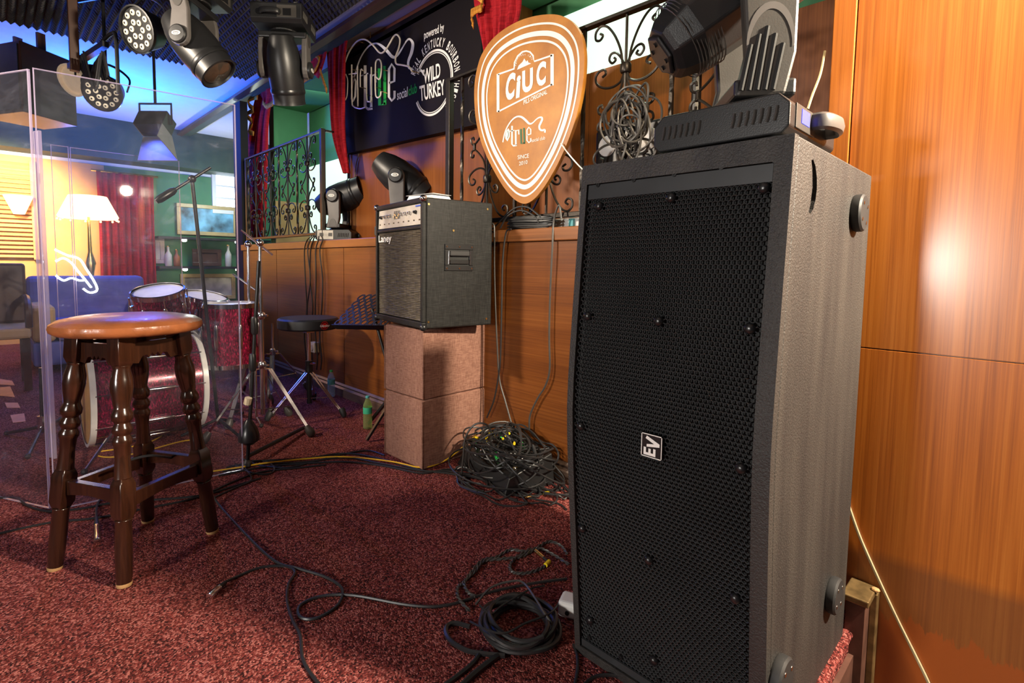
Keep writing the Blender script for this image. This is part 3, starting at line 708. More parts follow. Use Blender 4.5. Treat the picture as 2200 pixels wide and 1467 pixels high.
# seat height from the pixel of the seat's lower rim above the centre of the feet
d_ = _ray(267, 694); tt = (SC[0]*FW[0]+SC[1]*FW[1])/(FW[0]**2+FW[1]**2)
k_ = ((SC-CP)*np.array([1,1,0])@nrm([d_[0], d_[1], 0]))/np.linalg.norm(d_[:2]); seat_z = (CP+d_*k_)[2]
rs_ = 138*k_/F
print('stool', SC, seat_z, rs_)
TZ = seat_z-.022
def legprof(L):
    s = L/.73
    return [(.019, 0), (.020, .012), (.0215, .03), (.023, .10), (.0215, .185), (.0235, .192)], [(.0235, .310), (.0225, .318), (.020, .37), (.0225, .405), (.026, .412), (.0265, .424), (.021, .434), (.0205, .438), (.0265, .446), (.027, .458), (.0205, .470), (.0205, .474), (.0275, .482), (.0285, .497), (.0225, .512), (.021, .518), (.026, .545), (.030, .575), (.029, .60), (.022, .630), (.024, .640)]
legs = []
for ff in feet:
    f = ff-SC; top = np.array([f[0]*.60, f[1]*.60, TZ-.002]); ax = nrm(top-f); L = np.linalg.norm(top-f); sc_ = L/.73
    lo, hi = legprof(L)
    out = nrm([f[0], f[1], 0])
    th = math.atan2(out[1], out[0])+PI/4; xr = (math.cos(th), math.sin(th), 0)
    l_ = MB()
    l_.lathe([(r, h*sc_) for r, h in lo], 16, f, ax)
    sq = lambda h0, h1, w0: l_.lathe([(w0*.8, h0*sc_), (w0*1.25, (h0+.025)*sc_), (w0*1.25, (h1-.025)*sc_), (w0*.8, h1*sc_)], 4, f, ax, xref=xr, phase=PI/4)
    sq(.185, .318, .0265)
    l_.lathe([(r, h*sc_) for r, h in hi], 16, f, ax)
    l_.lathe([(.024, .635*sc_), (.0345, .655*sc_), (.0375, .73*sc_)], 4, f, ax, xref=xr, phase=PI/4)
    lo_ = l_.build('leg', 'wood_stool', st, smooth=True, bevel=.002)
    MB().lathe([(.0185, -.001), (.0205, .004), (.0205, .010)], 14, f, ax).build('worn_tip', 'tan_board', lo_, smooth=True)
    legs.append((f, ax, sc_))
for i in range(4):
    (f, a, s1), (g_, b_, s2) = legs[i], legs[(i+1) % 4]
    zr = .262 if i % 2 == 0 else .245
    p = f+a*zr*s1; q = g_+b_*zr*s2; d = nrm(q-p)
    P0, P1 = p+d*.026, q-d*.026
    r_ = MB(); up = np.array([0, 0, 1.0]); n_ = nrm(np.cross(d, up)); k = 8; vs = []
    for j in range(k+1):
        c = P0+(P1-P0)*j/k; h = .017+.010*abs(2*j/k-1)**1.5
        vs += [c+n_*.011+up*.018, c-n_*.011+up*.018, c-n_*.011-up*h, c+n_*.011-up*h]
    fs = [(4*j+m, 4*j+(m+1) % 4, 4*j+4+(m+1) % 4, 4*j+4+m) for j in range(k) for m in range(4)]+[(3,2,1,0), (4*k, 4*k+1, 4*k+2, 4*k+3)]
    r_.add(vs, fs); r_.build('stretcher', 'wood_stool', st, bevel=.002)
    # scalloped apron under the seat
    p = f+a*.655*s1; q = g_+b_*.655*s2; d = nrm(q-p); P0, P1 = p+d*.022, q-d*.022; n_ = nrm(np.cross(d, up)); L = np.linalg.norm(P1-P0)
    low = [(L*u, v) for u, v in ((0, -.012), (.16, -.016), (.24, .004), (.33, .006), (.38, -.004), (.44, .010), (.5, -.002), (.56, .010), (.62, -.004), (.67, .006), (.76, .004), (.84, -.016), (1, -.012))]
    pl = low+[(L, .048), (0, .048)]
    MB().prism(pl, lambda u, v, w: P0+d*u+up*v+n_*(w-.5)*.016).build('apron', 'wood_stool', st, bevel=.001)
ct = np.array([0, 0, 0])
se = MB(); n = 96; prof = [(.6*rs_, TZ-.006), (.93*rs_, TZ-.004), (.985*rs_, TZ+.004), (1.0*rs_, TZ+.014), (.985*rs_, TZ+.026), (.90*rs_, TZ+.037), (.7*rs_, TZ+.046), (.4*rs_, TZ+.050), (.01, TZ+.051)]
se.lathe(prof, n)
v2 = []
for k, p in enumerate(se.v):
    j, i = divmod(k, n); a = 2*PI*i/n
    if 1 <= j <= 4:
        f_ = 1-.018*max(0, math.cos(22*a))**6; p = (p[0]*f_, p[1]*f_, p[2])
    v2.append(p)
se.v = v2
se.build('seat_cushion', 'leather', st, smooth=True)

# ------------------------------------------------------------------ drum throne
TC = Zp(665, 884, 0)
d_ = _ray(664, 690); k_ = np.linalg.norm((TC-CP)[:2])/np.linalg.norm(d_[:2]); tz = (CP+d_*k_)[2]; tr_ = 62.5*k_/F
print('throne', TC, tz, tr_)
th = thing('drum_throne', 'black round drum stool on chrome double-braced tripod near the panelled ledge', 'stool', TC)
sd = MB().lathe([(.02, tz-.045), (tr_*.94, tz-.046), (tr_, tz-.036), (tr_*1.01, tz-.005), (tr_, tz+.014), (tr_*.94, tz+.024), (.01, tz+.027)], 40).build('seat', 'black_vinyl', th, smooth=True)
dc = nrm(np.array([-TC[0], -TC[1], 0])); a0 = math.atan2(dc[1], dc[0])+.52
def onrim(u, v, off=.0015): a = a0+u/tr_; return ((tr_*1.012+off)*math.cos(a), (tr_*1.012+off)*math.sin(a), tz-.012+v)
em = MB(); ribbon(em, [(.024*math.cos(q), .024*math.sin(q)) for q in np.linspace(0, 2*PI, 25)[:-1]], .0035, onrim, True); em.build('red_ring', 'tape_orange', sd); MATS['red_logo'] = plain('red_logo', (.55, .01, .01), .4)
em = MB(); em.add([onrim(.017*math.cos(q), .017*math.sin(q)) for q in np.linspace(0, 2*PI, 17)[:-1]], [tuple(range(16))]); em.build('red_disc', 'red_logo', sd)
bpy.data.objects['red_ring'].data.materials[0] = MATS['red_logo']
em = MB(); text(em, 'Gibraltar', lambda u, v: onrim(-.030+u*.066, -.008+v*.014, .003), .02); em.build('brand_letters', 'white_letter', sd)
MB().bx(-.026, .026, -.026, .026, tz-.072, tz-.0465).build('seat_clamp', 'chrome', th, bevel=.003)
MB().cyl((0, 0, .27), (0, 0, tz-.0725), .0125, n=16).build('threaded_post', 'chrome', th, smooth=True)
cl = MB().cyl((0, 0, .26), (0, 0, .33), .022, n=16).build('height_collar', 'black_plastic', th, smooth=True)
MB().tube([(.02, 0, .315), (.055, .02, .315)], .006, 8).build('wing_bolt', 'chrome', cl)
MB().cyl((0, 0, .055), (0, 0, .2595), .016, n=16).build('centre_tube', 'black_metal', th, smooth=True)
tfeet = [Zp(716, 893)-TC, Zp(578, 905)-TC]
tfeet.append(-(nrm(tfeet[0])+nrm(tfeet[1]))*.26)
for f in tfeet:
    f = nrm([f[0], f[1], 0])*.27; sd_ = np.cross(nrm(f), [0, 0, 1])*.011
    lg = MB()
    for s_ in (-1, 1): lg.bar(np.array([0, 0, .255])+sd_*s_+nrm(f)*.02, f+np.array([0, 0, .03])+sd_*s_*.5, .010, .004)
    lo_ = lg.build('leg', 'chrome', th, bevel=.001)
    MB().bar(nrm(f)*.016+np.array([0, 0, .09]), f*.62+np.array([0, 0, .115]), .010, .004).build('brace', 'chrome', th)
    MB().lathe([(.012, -.045), (.018, -.03), (.020, .0), (.016, .012)], 10, f+np.array([0, 0, .046]), nrm(-f*.5+np.array([0, 0, .25]))).build('rubber_foot', 'black_rubber', lo_, smooth=True)
# ------------------------------------------------------------------ wrought iron railings
RY = WB+.035; RZ0, RZ1 = 1.175, 1.94; RM = (RZ0+RZ1)/2
UPS = [
 [(.010,.0),(.014,.014),(.024,.072),(.052,.135),(.087,.180),(.121,.195),(.146,.178),(.146,.149),(.125,.140),(.111,.155),(.125,.166)],
 [(.006,.0),(.010,.018),(.021,.043),(.045,.069),(.069,.072),(.078,.052),(.0625,.034),(.0465,.043),(.055,.054)],
 [(.006,.0),(.010,-.026),(.024,-.049),(.059,-.060),(.100,-.054),(.135,-.0315),(.142,-.003),(.125,.017),(.100,.017),(.092,.0),(.1085,-.010)],
 [(.006,.0),(.012,-.050),(.032,-.100),(.070,-.140),(.100,-.158),(.122,-.150),(.126,-.128),(.108,-.122),(.104,-.136)]]
def scroll(parent, pos, tang):
    m_ = MB()
    for vs_ in (1, -1):
        for hs in (1, -1):
            for u in UPS:
                pts = [np.array(pos)+np.array(tang)*hs*x+np.array([0, 0, RM-pos[2]+vs_*(.172+z)]) for x, z in u]
                m_.tube(spl(pts, 4), .0052, 5)
        c = np.array(pos); m_.lathe([(.019, -.018), (.022, -.012), (.022, .012), (.019, .018)], 10, (c[0], c[1], RM+vs_*.172), (0, 0, 1))
        for hs in (1, -1):
            q = np.array(pos)+np.array(tang)*hs*.100; m_.sph((q[0], q[1], RM+vs_*.012), .009, 8, 6)
    for hs in (1, -1):
        q = np.array(pos)+np.array(tang)*hs*.100; m_.cyl((q[0], q[1], RM-.014), (q[0], q[1], RM+.014), .008, n=8)
    m_.tube([(pos[0], pos[1], RZ0+.012), (pos[0], pos[1], RZ1-.008)], .0065, 6)
    return m_.build('scroll_ornament', 'wrought_iron', parent, smooth=True)
def twisted(parent, pos, w=.0135):
    m_ = MB(); k = 46; vs = []
    for i in range(k+1):
        t = i/k; z = RZ0+.012+(RZ1-RZ0-.02)*t
        a = PI*7*min(max((t-.12)/.34, 0), 1)+PI*7*min(max((t-.56)/.34, 0), 1)
        for c in range(4): vs.append((pos[0]+w*.7*math.cos(a+c*PI/2+PI/4), pos[1]+w*.7*math.sin(a+c*PI/2+PI/4), z))
    m_.add(vs, [(4*i+c, 4*i+(c+1) % 4, 4*i+4+(c+1) % 4, 4*i+4+c) for i in range(k) for c in range(4)]+[(3,2,1,0), (4*k, 4*k+1, 4*k+2, 4*k+3)])
    return m_.build('twisted_bar', 'wrought_iron', parent)
def railing(label, a, b_, scrolls, bars, posts):
    a = np.array(a, float); b_ = np.array(b_, float); tg = nrm(b_-a)
    t = thing('iron_railing', label, 'railing', (0, 0, 0), 0, 'wrought iron gallery railings')
    A, B = np.append(a, 0), np.append(b_, 0); T = np.append(tg, 0)
    MB().bar(A+[0, 0, RZ1], B+[0, 0, RZ1], .036, .014).build('top_rail', 'wrought_iron', t, bevel=.003)
    MB().bar(A+[0, 0, RZ0], B+[0, 0, RZ0], .030, .022).build('bottom_rail', 'wrought_iron', t, bevel=.003)
    for s in scrolls: scroll(t, A+T*s+np.array([0, 0, RM]), T)
    for s in bars: twisted(t, A+T*s)
    for s in posts: MB().bar(A+T*s+[0, 0, 1.1125], A+T*s+[0, 0, RZ1+.012], .034).build('post', 'wrought_iron', t, bevel=.003)
    return t
X0 = -5.42
bx_ = [Yp(p, 420, RY)[0]-X0 for p in (535, 566, 600, 639)]
sx_ = [Yp(p, 420, RY)[0]-X0 for p in (550, 582, 619, 661)]
rl = railing('iron scroll railing left of the club sign above the ledge', (X0, RY), (-3.80, RY), sx_, bx_, [.02, -3.80-X0])
railing('short iron railing turning back towards the red curtain by the club sign', (-3.80, RY+.022), (-3.80, 2.33), [], [.19, .36], [.485])
X1 = -2.305
rr_ = railing('iron scroll railing behind the guitar pick sign and big loudspeaker', (X1, RY), (-.46, RY), [X-X1 for X in (-1.98, -1.585, -1.188, -.79)], [X-X1 for X in (-2.18, -1.785, -1.39, -.99, -.60)], [.02])

# ------------------------------------------------------------------ guitar pick sign
PYL = 1.772
def c8(x, y, s=2.933, ox=980, oy=0, Y=PYL): return Yp(ox+x/s, oy+y/s, Y)
outl = [(590,90),(500,100),(400,130),(300,185),(220,255),(160,345),(130,440),(115,540),(115,650),(125,760),(150,870),(190,980),(240,1080),(300,1180),(360,1250),(410,1280),(450,1280),(500,1245),(560,1170),(620,1070),(670,970),(715,860),(755,740),(785,610),(803,480),(808,350),(795,250),(765,180),(715,125),(655,97)]
ol = spl([(c8(*p)[0], c8(*p)[2]) for p in outl], 4, True)
PO = np.array([float(np.mean([p[0] for p in ol])), PYL, min(p[1] for p in ol)])
pk = thing('pick_sign', 'orange plectrum-shaped beer sign with white lettering hung on the iron railing', 'sign', PO)
m_ = LB(PO); m_.prism(ol, lambda u, v, w: (u, PYL+.020*w, v)); pb = m_.build('sign_board', 'pick_orange', pk)
cc = c8(445, 710)
def onp(u, v, off=.0012): return (u, PYL-off, v)
for k, wd in ((.912, .0085), (.815, .021), (.738, .0085)):
    m_ = LB(PO); ribbon(m_, [(cc[0]+(p[0]-cc[0])*k, cc[2]+(p[1]-cc[2])*k) for p in ol], wd, onp, True); m_.build('border_line', 'white_letter', pb)
def pf(s, ox, oy, Y, off=.0012):
    def f(x, y):
        p = Yp(ox+x/s, oy+y/s, Y); return (p[0], Y-off, p[2])
    return f
def pbox(f, BL, BR, TL):
    BL, BR, TL = map(np.array, (BL, BR, TL)); return lambda u, v: f(*(BL+(BR-BL)*u+(TL-BL)*v))
f5 = pf(6.111, 1000, 20, PYL); f6 = pf(9.778, 1040, 230, PYL)
def pstroke(o, par, mat, name, f, pts, wpx, closed=False, smooth=0, off=0):
    m_ = LB(o); P = spl(pts, smooth, closed) if smooth else [np.array(p, float) for p in pts]
    if hasattr(wpx, '__len__'):
        wpx = list(np.interp(np.linspace(0, 1, len(P)), np.linspace(0, 1, len(wpx)), wpx))
    g_ = (lambda u, v: tuple(np.array(f(u, v))-np.array([0, off, 0]))) if off else f
    ribbon(m_, P, wpx, g_, closed); return m_.build(name, mat, par)
W_ = 'white_letter'
fr_ = pstroke(PO, pb, W_, 'label_frame', f5, [(430,855),(640,782),(648,700),(690,615),(750,560),(800,548),(850,562),(890,610),(905,685),(1140,605)], 22)
for nm, pts, w_ in (('frame_side', [(1140,588),(1140,1000)], 44), ('frame_side', [(430,850),(430,1350)], 36), ('frame_base', [(430,1345),(1140,985)], 20)):
    pstroke(PO, pb, W_, nm, f5, pts, w_)
f5b = pf(6.111, 1000, 20, PYL, .0016)
for ch, BL, BR, TL in (('C', (520,1215), (640,1170), (545,860)), ('i', (662,1175), (715,1155), (680,880)), ('U', (748,1115), (890,1060), (748,815)), ('C', (930,1030), (1055,985), (940,712))):
    m_ = LB(PO); text(m_, ch, pbox(f5b, BL, BR, TL), .045); m_.build('letter', W_, pb)
m_ = LB(PO); text(m_, 'PILS ORIGINAL', pbox(f5, (765,1255), (1075,1110), (765,1195)), .015); m_.build('lettering', W_, pb)
m_ = LB(PO); mt = [(680,795),(700,740),(730,712),(752,690),(775,645),(800,690),(818,668),(830,700),(865,712)]; m_.add([f5(*p) for p in mt], [tuple(range(len(mt)))]); m_.build('mountain_emblem', W_, pb)
m_ = LB(PO); tx = 'MIERCUREA CIUC'
for i, ch in enumerate(tx):
    if ch == ' ': continue
    a = math.radians(192-i*176/13); cx_, cy_ = 772+98*math.cos(a), 700-92*math.sin(a)-((i-6.5)*2.2)
    tn = np.array([math.sin(a), math.cos(a)]); up = np.array([math.cos(a), -math.sin(a)])
    BL = np.array([cx_, cy_])-tn*6; text(m_, ch, pbox(f5, BL, BL+tn*12, BL+up*24), .01)
m_.build('arched_lettering', W_, pb, kind='stuff')
pstroke(PO, pb, W_, 'guitar_outline', f6, [(398,740),(430,580),(480,440),(560,310),(640,230),(720,198),(800,215),(880,280),(940,340),(985,352),(1040,320),(1100,260),(1160,222),(1212,220),(1225,260),(1195,330),(1165,400),(1175,465),(1225,490),(1278,480),(1282,538)], [24,24,24,26,30,34,44,48,44,34,24,24,30,40,44,44,40,40,40,40,36], smooth=4)
m_ = LB(PO); lf = [(445,600),(470,500),(515,445),(545,500),(545,620),(495,722),(450,665)]; m_.add([f6(*p) for p in lf], [tuple(range(len(lf)))]); m_.build('leaf_mark', W_, pb)
pstroke(PO, pb, 'pick_green', 'leaf_curve', f6, [(500,500),(518,560),(512,615),(492,660)], 10, smooth=4, off=.0008)
for nm, mt_, pts, w_ in (('letter', W_, [(592,395),(590,780),(620,815),(692,802)], 34), ('letter', W_, [(540,512),(642,488)], 20), ('letter', W_, [(668,485),(672,800)], 34), ('letter', W_, [(680,500),(730,480),(735,575)], 26),
        ('green_letter', 'pick_green', [(776,460),(784,770),(850,752)], 36), ('green_letter', 'pick_green', [(840,438),(850,772)], 36), ('letter', W_, [(905,590),(985,565),(985,470),(945,425),(905,480),(905,700),(945,748),(985,715),(985,655)], 26)):
    pstroke(PO, pb, mt_, nm, f6, pts, w_)
for tx, BL, BR, TL in (('social club', (1005,740), (1285,680), (1005,665)), ('SINCE', (710,1100), (945,1062), (710,1015)), ('2010', (738,1230), (915,1192), (738,1150))):
    m_ = LB(PO); text(m_, tx, pbox(f6, BL, BR, TL), .005); m_.build('lettering', W_, pb)

# ------------------------------------------------------------------ black club sign with neon tubes
BY = 2.0
p_ = [Yp(740, 114, BY), Yp(740, 331, BY), Yp(1034, 100, BY)]
BO = np.array([p_[0][0], BY, 1.765])
bs = thing('club_sign', 'black wall sign with white neon guitar and painted club lettering between red curtains', 'sign', BO)
m_ = LB(BO); m_.add([(p_[0][0], BY, 1.787), (p_[2][0], BY, 1.735), (p_[2][0], BY, 2.525), (p_[0][0], BY, 2.535), (p_[0][0], BY+.055, 1.787), (p_[2][0], BY+.055, 1.735), (p_[2][0], BY+.055, 2.525), (p_[0][0], BY+.055, 2.535)], [(0,1,2,3), (4,7,6,5), (0,4,5,1), (3,2,6,7), (0,3,7,4), (1,5,6,2)])
bd = m_.build('sign_panel', 'sign_black', bs)
f7 = pf(3.667, 720, 0, BY, .002)
guitar = [(85,770),(95,660),(130,520),(170,420),(230,345),(290,330),(350,370),(410,435),(450,420),(490,360),(520,310),(545,295),(570,330),(560,400),(535,470),(540,520),(580,530),(640,545),(662,578)]
pstroke(BO, bd, W_, 'painted_guitar', f7, [(x+44, y+14) for x, y in guitar], [10,10,10,10,12,14,24,24,16,10,12,16,22,24,18,18,18,20,20], smooth=5)
for nm, mt_, pts, w_ in (('letter', W_, [(238,515),(238,840),(262,860),(296,852)], 22), ('letter', W_, [(196,600),(262,578)], 10), ('letter', W_, [(286,585),(286,850)], 20), ('letter', W_, [(292,600),(318,585),(320,650)], 16),
        ('green_letter', 'sign_green', [(350,540),(352,830),(398,815)], 24), ('green_letter', 'sign_green', [(392,520),(394,825)], 22), ('letter', W_, [(428,655),(468,640),(470,540),(448,505),(426,545),(426,765),(448,795),(470,770),(470,715)], 18), ('leaf_mark', W_, [(142,600),(165,640),(160,760),(140,800)], 14)):
    pstroke(BO, bd, mt_, nm, f7, pts, w_)
for tx, mt_, BL, BR, TL, of in (('powered by', W_, (703,330), (860,262), (703,246), .01), ('social', W_, (490,790), (573,760), (490,712), .01), ('club', 'sign_green', (580,757), (646,730), (580,680), .015), ('WILD', W_, (700,665), (832,608), (697,550), .02), ('TURKEY', W_, (672,800), (868,745), (665,680), .02)):
    m_ = LB(BO); text(m_, tx, pbox(f7, BL, BR, TL), of); m_.build('lettering', mt_, bd)
ce = Yp(720+772/3.667, 650/3.667, BY); rd = (Yp(720+800/3.667, 392/3.667, BY)[2]-Yp(720+742/3.667, 912/3.667, BY)[2])/2
cz = (Yp(720+800/3.667, 392/3.667, BY)[2]+Yp(720+742/3.667, 912/3.667, BY)[2])/2
for a0_, a1_ in ((150, -12), (205, 335)):
    for r_, w_ in ((rd, .013), (rd*.925, .005)):
        m_ = LB(BO); ribbon(m_, [(ce[0]+r_*math.cos(math.radians(a)), cz+r_*math.sin(math.radians(a))) for a in np.linspace(a0_, a1_, 40)], w_, lambda u, v: (u, BY-.002, v)); m_.build('ring_line', W_, bd)
tx = 'REAL KENTUCKY BOURBON WHISKEY'; R_ = rd*1.10
for i, ch in enumerate(tx):
    if ch == ' ': continue
    a = math.radians(152-i*7.3); c_ = np.array([ce[0]+R_*math.cos(a), cz+R_*math.sin(a)]); tn = np.array([math.sin(a), -math.cos(a)]); up = np.array([math.cos(a), math.sin(a)])
    m_ = LB(BO); text(m_, ch, lambda u, v: (lambda q: (q[0], BY-.002, q[1]))(c_+tn*(u-.5)*R_*.095+up*v*.052), .02); m_.build('arched_letter', W_, bd)
def neon(pts, r=.0055, off=.055, k=5, closed=False):
    P = [np.array(f7(*p))-np.array([0, off, 0]) for p in pts]
    m_ = LB(BO); m_.tube(spl(P, k, closed), r, 8, closed); return m_.build('neon_tube', 'neon_tube', bs, smooth=True)
neon(guitar)
neon([(182,525),(184,800),(196,850),(250,868),(292,856)], .005, .05); neon([(228,535),(230,850)], .005, .05, 2); neon([(268,570),(258,560),(250,600),(250,700)], .004, .05)
neon([(300,600),(302,790),(320,812),(336,790),(338,545)], .005, .05); neon([(372,620),(400,640),(414,600),(416,520),(400,485),(376,500),(370,560),(370,740),(384,782),(408,770),(414,735)], .005, .05)
neon([(135,600),(150,650),(145,760),(132,800)], .004, .05); neon([(160,600),(230,590)], .004, .05, 2)
for p in ((85,770),(182,560),(228,560),(250,700),(302,760),(338,570),(416,560),(370,700),(414,735),(662,578),(580,530),(240,345)):
    q = np.array(f7(*p)); m_ = LB(BO); m_.cyl(q, q-np.array([0, .052, 0]), .003, n=6); m_.build('tube_support', 'brass', bs)
for p in ((268,235),(845,40)):
    q = Yp(720+p[0]/3.667, p[1]/3.667, BY+.02); m_ = LB(BO)
    m_.tube([(q[0], BY+.03, q[2]-.07), (q[0], BY+.03, q[2]+.04)], .004, 6); m_.build('hanging_chain', 'brass', bs)

# ------------------------------------------------------------------ curtains
def curtain(label, L, R, Y, folds, amp, fringe, flaps=(), ft=.02):
    q = Yp(*L[-1], Y); o = np.array([q[0], Y, q[2]])
    t = thing('curtain', label, 'curtain', o, 0, 'red velvet curtains')
    def surf(L, R, folds, amp, nm, mat='velvet_red', yo=0):
        L = spl([(*p, 0) for p in L], 5); R = spl([(*p, 0) for p in R], 5); nv = len(L); nu = folds*8; vs = []
        for j in range(nv):
            for i in range(nu+1):
                u = i/nu; px_ = L[j]*(1-u)+R[j]*u; p = Yp(px_[0], px_[1], Y)
                vs.append(p-o+np.array([0, yo+amp*math.sin(2*PI*folds*u+.5*math.sin(j*.15))*(.45+.55*j/nv)+amp*.4*math.sin(2*PI*folds*.41*u+1), 0]))
        m_ = MB().add(vs, [(j*(nu+1)+i, j*(nu+1)+i+1, (j+1)*(nu+1)+i+1, (j+1)*(nu+1)+i) for j in range(nv-1) for i in range(nu)])
        ob = m_.build(nm, mat, t, smooth=True); s_ = ob.modifiers.new('s', 'SOLIDIFY'); s_.thickness = .004; return ob
    dr = surf(L, R, folds, amp, 'drape')
    for fl_ in flaps: surf(fl_[0], fl_[1], 3, amp*.5, 'swag', yo=-amp*1.6)
    for fr_ in fringe:
        P = spl([(*p, 0) for p in fr_], 5); m_ = MB(); vs = []
        for i, p in enumerate(P):
            q = Yp(p[0], p[1], Y)-o+np.array([0, -amp*1.5-.012, 0]); z = .010*math.sin(i*1.1)
            vs += [q+np.array([0, 0, ft]), q+np.array([.004*math.sin(i*2.1), -.004, -ft*1.3+z*.4])]
        m_.add(vs, [(2*i, 2*i+1, 2*i+3, 2*i+2) for i in range(len(P)-1)])
        ob = m_.build('gold_fringe', 'fringe_gold', dr, smooth=True); s_ = ob.modifiers.new('s', 'SOLIDIFY'); s_.thickness = .006
    return t
k4 = lambda x, y: (360+x/4.89, y/4.89)
curtain('red velvet curtain with wavy gold fringe left of the gallery opening', [(556,172),(540,240),(522,330),(513,420),(512,510)], [(596,178),(576,240),(571,330),(569,420),(567,510)], 1.97, 5, .030,
    [[k4(*p) for p in ((1010,1035),(915,1055),(930,1120),(970,1160),(895,1215),(955,1290),(915,1375),(975,1415))], [k4(*p) for p in ((1065,1090),(1110,1125),(1170,1090),(1205,990))]], [([(560,178),(565,200),(578,222)], [(604,190),(606,205),(592,230)])])
curtain('red velvet curtain gathered at the left edge of the black sign', [(700,68),(702,130),(705,200),(712,290),(738,372)], [(752,66),(744,120),(742,200),(743,290),(752,372)], 1.925, 4, .014,
    [[k4(*p) for p in ((1470,870),(1540,810),(1610,720),(1640,640),(1600,590))], [k4(*p) for p in ((1640,740),(1680,860),(1715,960))]], [([(692,75),(680,110),(668,150)], [(712,72),(706,120),(690,170)])], .016)
curtain('bright red velvet curtain with gold tassel fringe above the plectrum sign', [(1014,-30),(1018,20),(1026,60),(1036,110),(1050,200),(1062,330)], [(1124,-30),(1120,20),(1110,60),(1098,110),(1090,200),(1086,330)], 1.93, 6, .016,
    [[(1022,-12),(1046,2),(1048,20),(1030,30),(1024,36),(1028,60)]], (), .018)
# ------------------------------------------------------------------ other moving heads
pA = Yp(726, 512, 1.97)
mA = moving_head('black moving head light with pale side panel on the ledge left of the amplifier', (pA[0]+.03, 1.98, 1.1225), math.radians(38), math.radians(20), 1.02, pv=.325, hl=.19)
ba = [o for o in mA.children if o.name.startswith('base')][0]
MB().bx(-.1435, -.1405, -.125, .125, .008, .074).build('pale_side_panel', 'pale_panel', ba, bevel=.001)
w_ = MB().bx(-.125, .0, -.1335, -.1305, .008, .074).build('pale_side_panel', 'pale_panel', ba, bevel=.001)
for x in (-.105, -.035): MB().bx(x, x+.028, -.1350, -.1336, .03, .055).build('side_vent', 'grey_plastic', ba)
pB = Yp(862, 384, 1.96)
mB = moving_head('black moving head light tilted down behind the bass amplifier', (pB[0], 1.96, 1.1225), math.radians(42), math.radians(-38), 1.0, pv=pB[2]-1.1225, hl=.20)
h1 = Dp(420, 97, 2.62)
mC = moving_head('black moving head light hanging from the ceiling beside the round spotlight', h1, 0, math.radians(50), .92, pv=.30, hl=.20, rot=(PI, 0, math.radians(42)))
mC.location = (h1[0], h1[1], h1[2]+.30*.92)
h2 = Dp(613, 150, 2.95)
mD = moving_head('black moving head light hanging nose down in front of the red curtain', h2, 0, math.radians(112), .95, pv=.32, hl=.19, rot=(PI, 0, math.radians(-40)), base=(.30, .28, .11))
mD.location = (h2[0], h2[1], h2[2]+.32*.95)
print('hang', h1, h2, mC.location, mD.location)
bD = [o for o in mD.children if o.name.startswith('base')][0]
for i in range(9): MB().bx(-.151, -.1505, .02+.009*i, .026+.009*i, .052, .064+.004*(i % 2)).build('print_mark', 'white_letter', bD)
for i in range(3): MB().bx(-.151, -.1505, -.11+.010*i, -.103+.010*i, .040, .062).build('print_mark', 'white_letter', bD)
# ceiling pipes that carry the lights
for lab, a, b_ in (('black steel lighting pipe under the foam ceiling carrying two moving heads', (h1[0]-1.0, h1[1]-.35, CEIL-.13), (h2[0]+1.0, h2[1]+.35, CEIL-.13)),):
    t = thing('lighting_pipe', lab, 'pipe', (0, 0, 0))
    pp = MB().cyl(a, b_, .024, n=14).build('tube', 'black_metal', t, smooth=True)
    a = np.array(a); b_ = np.array(b_)
    for hh, loc in ((h1, mC.location), (h2, mD.location)):
        MB().bar((loc[0], loc[1], loc[2]+.008), (loc[0], loc[1], CEIL-.105), .03, .03).build('clamp', 'black_metal', t)
def led_par(label, px, py, dep, rad, aim, stem):
    c = Dp(px, py, dep); r = rad*dep/F; ax = nrm(np.array(aim))
    t = thing('led_par', label, 'stage light', c, 0, 'round LED spotlights')
    o = np.zeros(3)
    b_ = MB().lathe([(r*.5, -r*.95), (r*.75, -r*.85), (r*.92, -r*.25), (r*1.0, -r*.05), (r*1.04, .0), (r*1.04, r*.14), (r*.97, r*.15), (r*.95, r*.05)], 28, o, ax).build('housing', 'black_plastic', t, smooth=True)
    x = nrm(np.cross(ax, [0, 0, 1])); y = np.cross(x, ax)
    ring = [(.33, 6, .2), (.72, 12, .0)]
    for rr, n, ph in ring:
        for i in range(n):
            a = 2*PI*i/n+ph; q = ax*r*.06+x*r*rr*math.cos(a)+y*r*rr*math.sin(a)
            l_ = MB().lathe([(r*.135, 0), (r*.13, r*.03), (r*.09, r*.05)], 12, q, ax).build('led_lens', 'lens_warm', b_, smooth=True)
            MB().lathe([(r*.05, r*.051), (r*.03, r*.06)], 8, q, ax).build('led_chip', 'black_gloss', b_)
    yk = spl([x*r*1.12-ax*r*.3, x*r*1.18-ax*r*.4+np.array([0, 0, r*.8]), np.array([0, 0, r*1.5])-ax*r*.4, -x*r*1.18-ax*r*.4+np.array([0, 0, r*.8]), -x*r*1.12-ax*r*.3], 6)
    MB().tube(yk, r*.07, 6, flat=.5).build('yoke', 'black_metal', t)
    top = np.array([0, 0, stem]); MB().cyl(np.array([0, 0, r*1.48])-ax*r*.4, top-ax*r*.4, .009, n=8).build('hanger_rod', 'black_metal', t)
    return t
plain('lens_warm', (.85, .78, .62), .18, spec=.8, emit=(1, .82, .55), es=.22)
plain('lens_frost', (.80, .66, .48), .3, emit=(1, .72, .45), es=.12, bmp=.8, bscale=90)
def toward(px, py, dep, tx, ty): return (CP*0+(np.array([tx*RR[0]-FW[0]+ty*UU[0], tx*RR[1]-FW[1]+ty*UU[1], tx*RR[2]-FW[2]+ty*UU[2]])))
c1_ = Dp(298, 64, 2.7); c2_ = Dp(221, 198, 3.1)
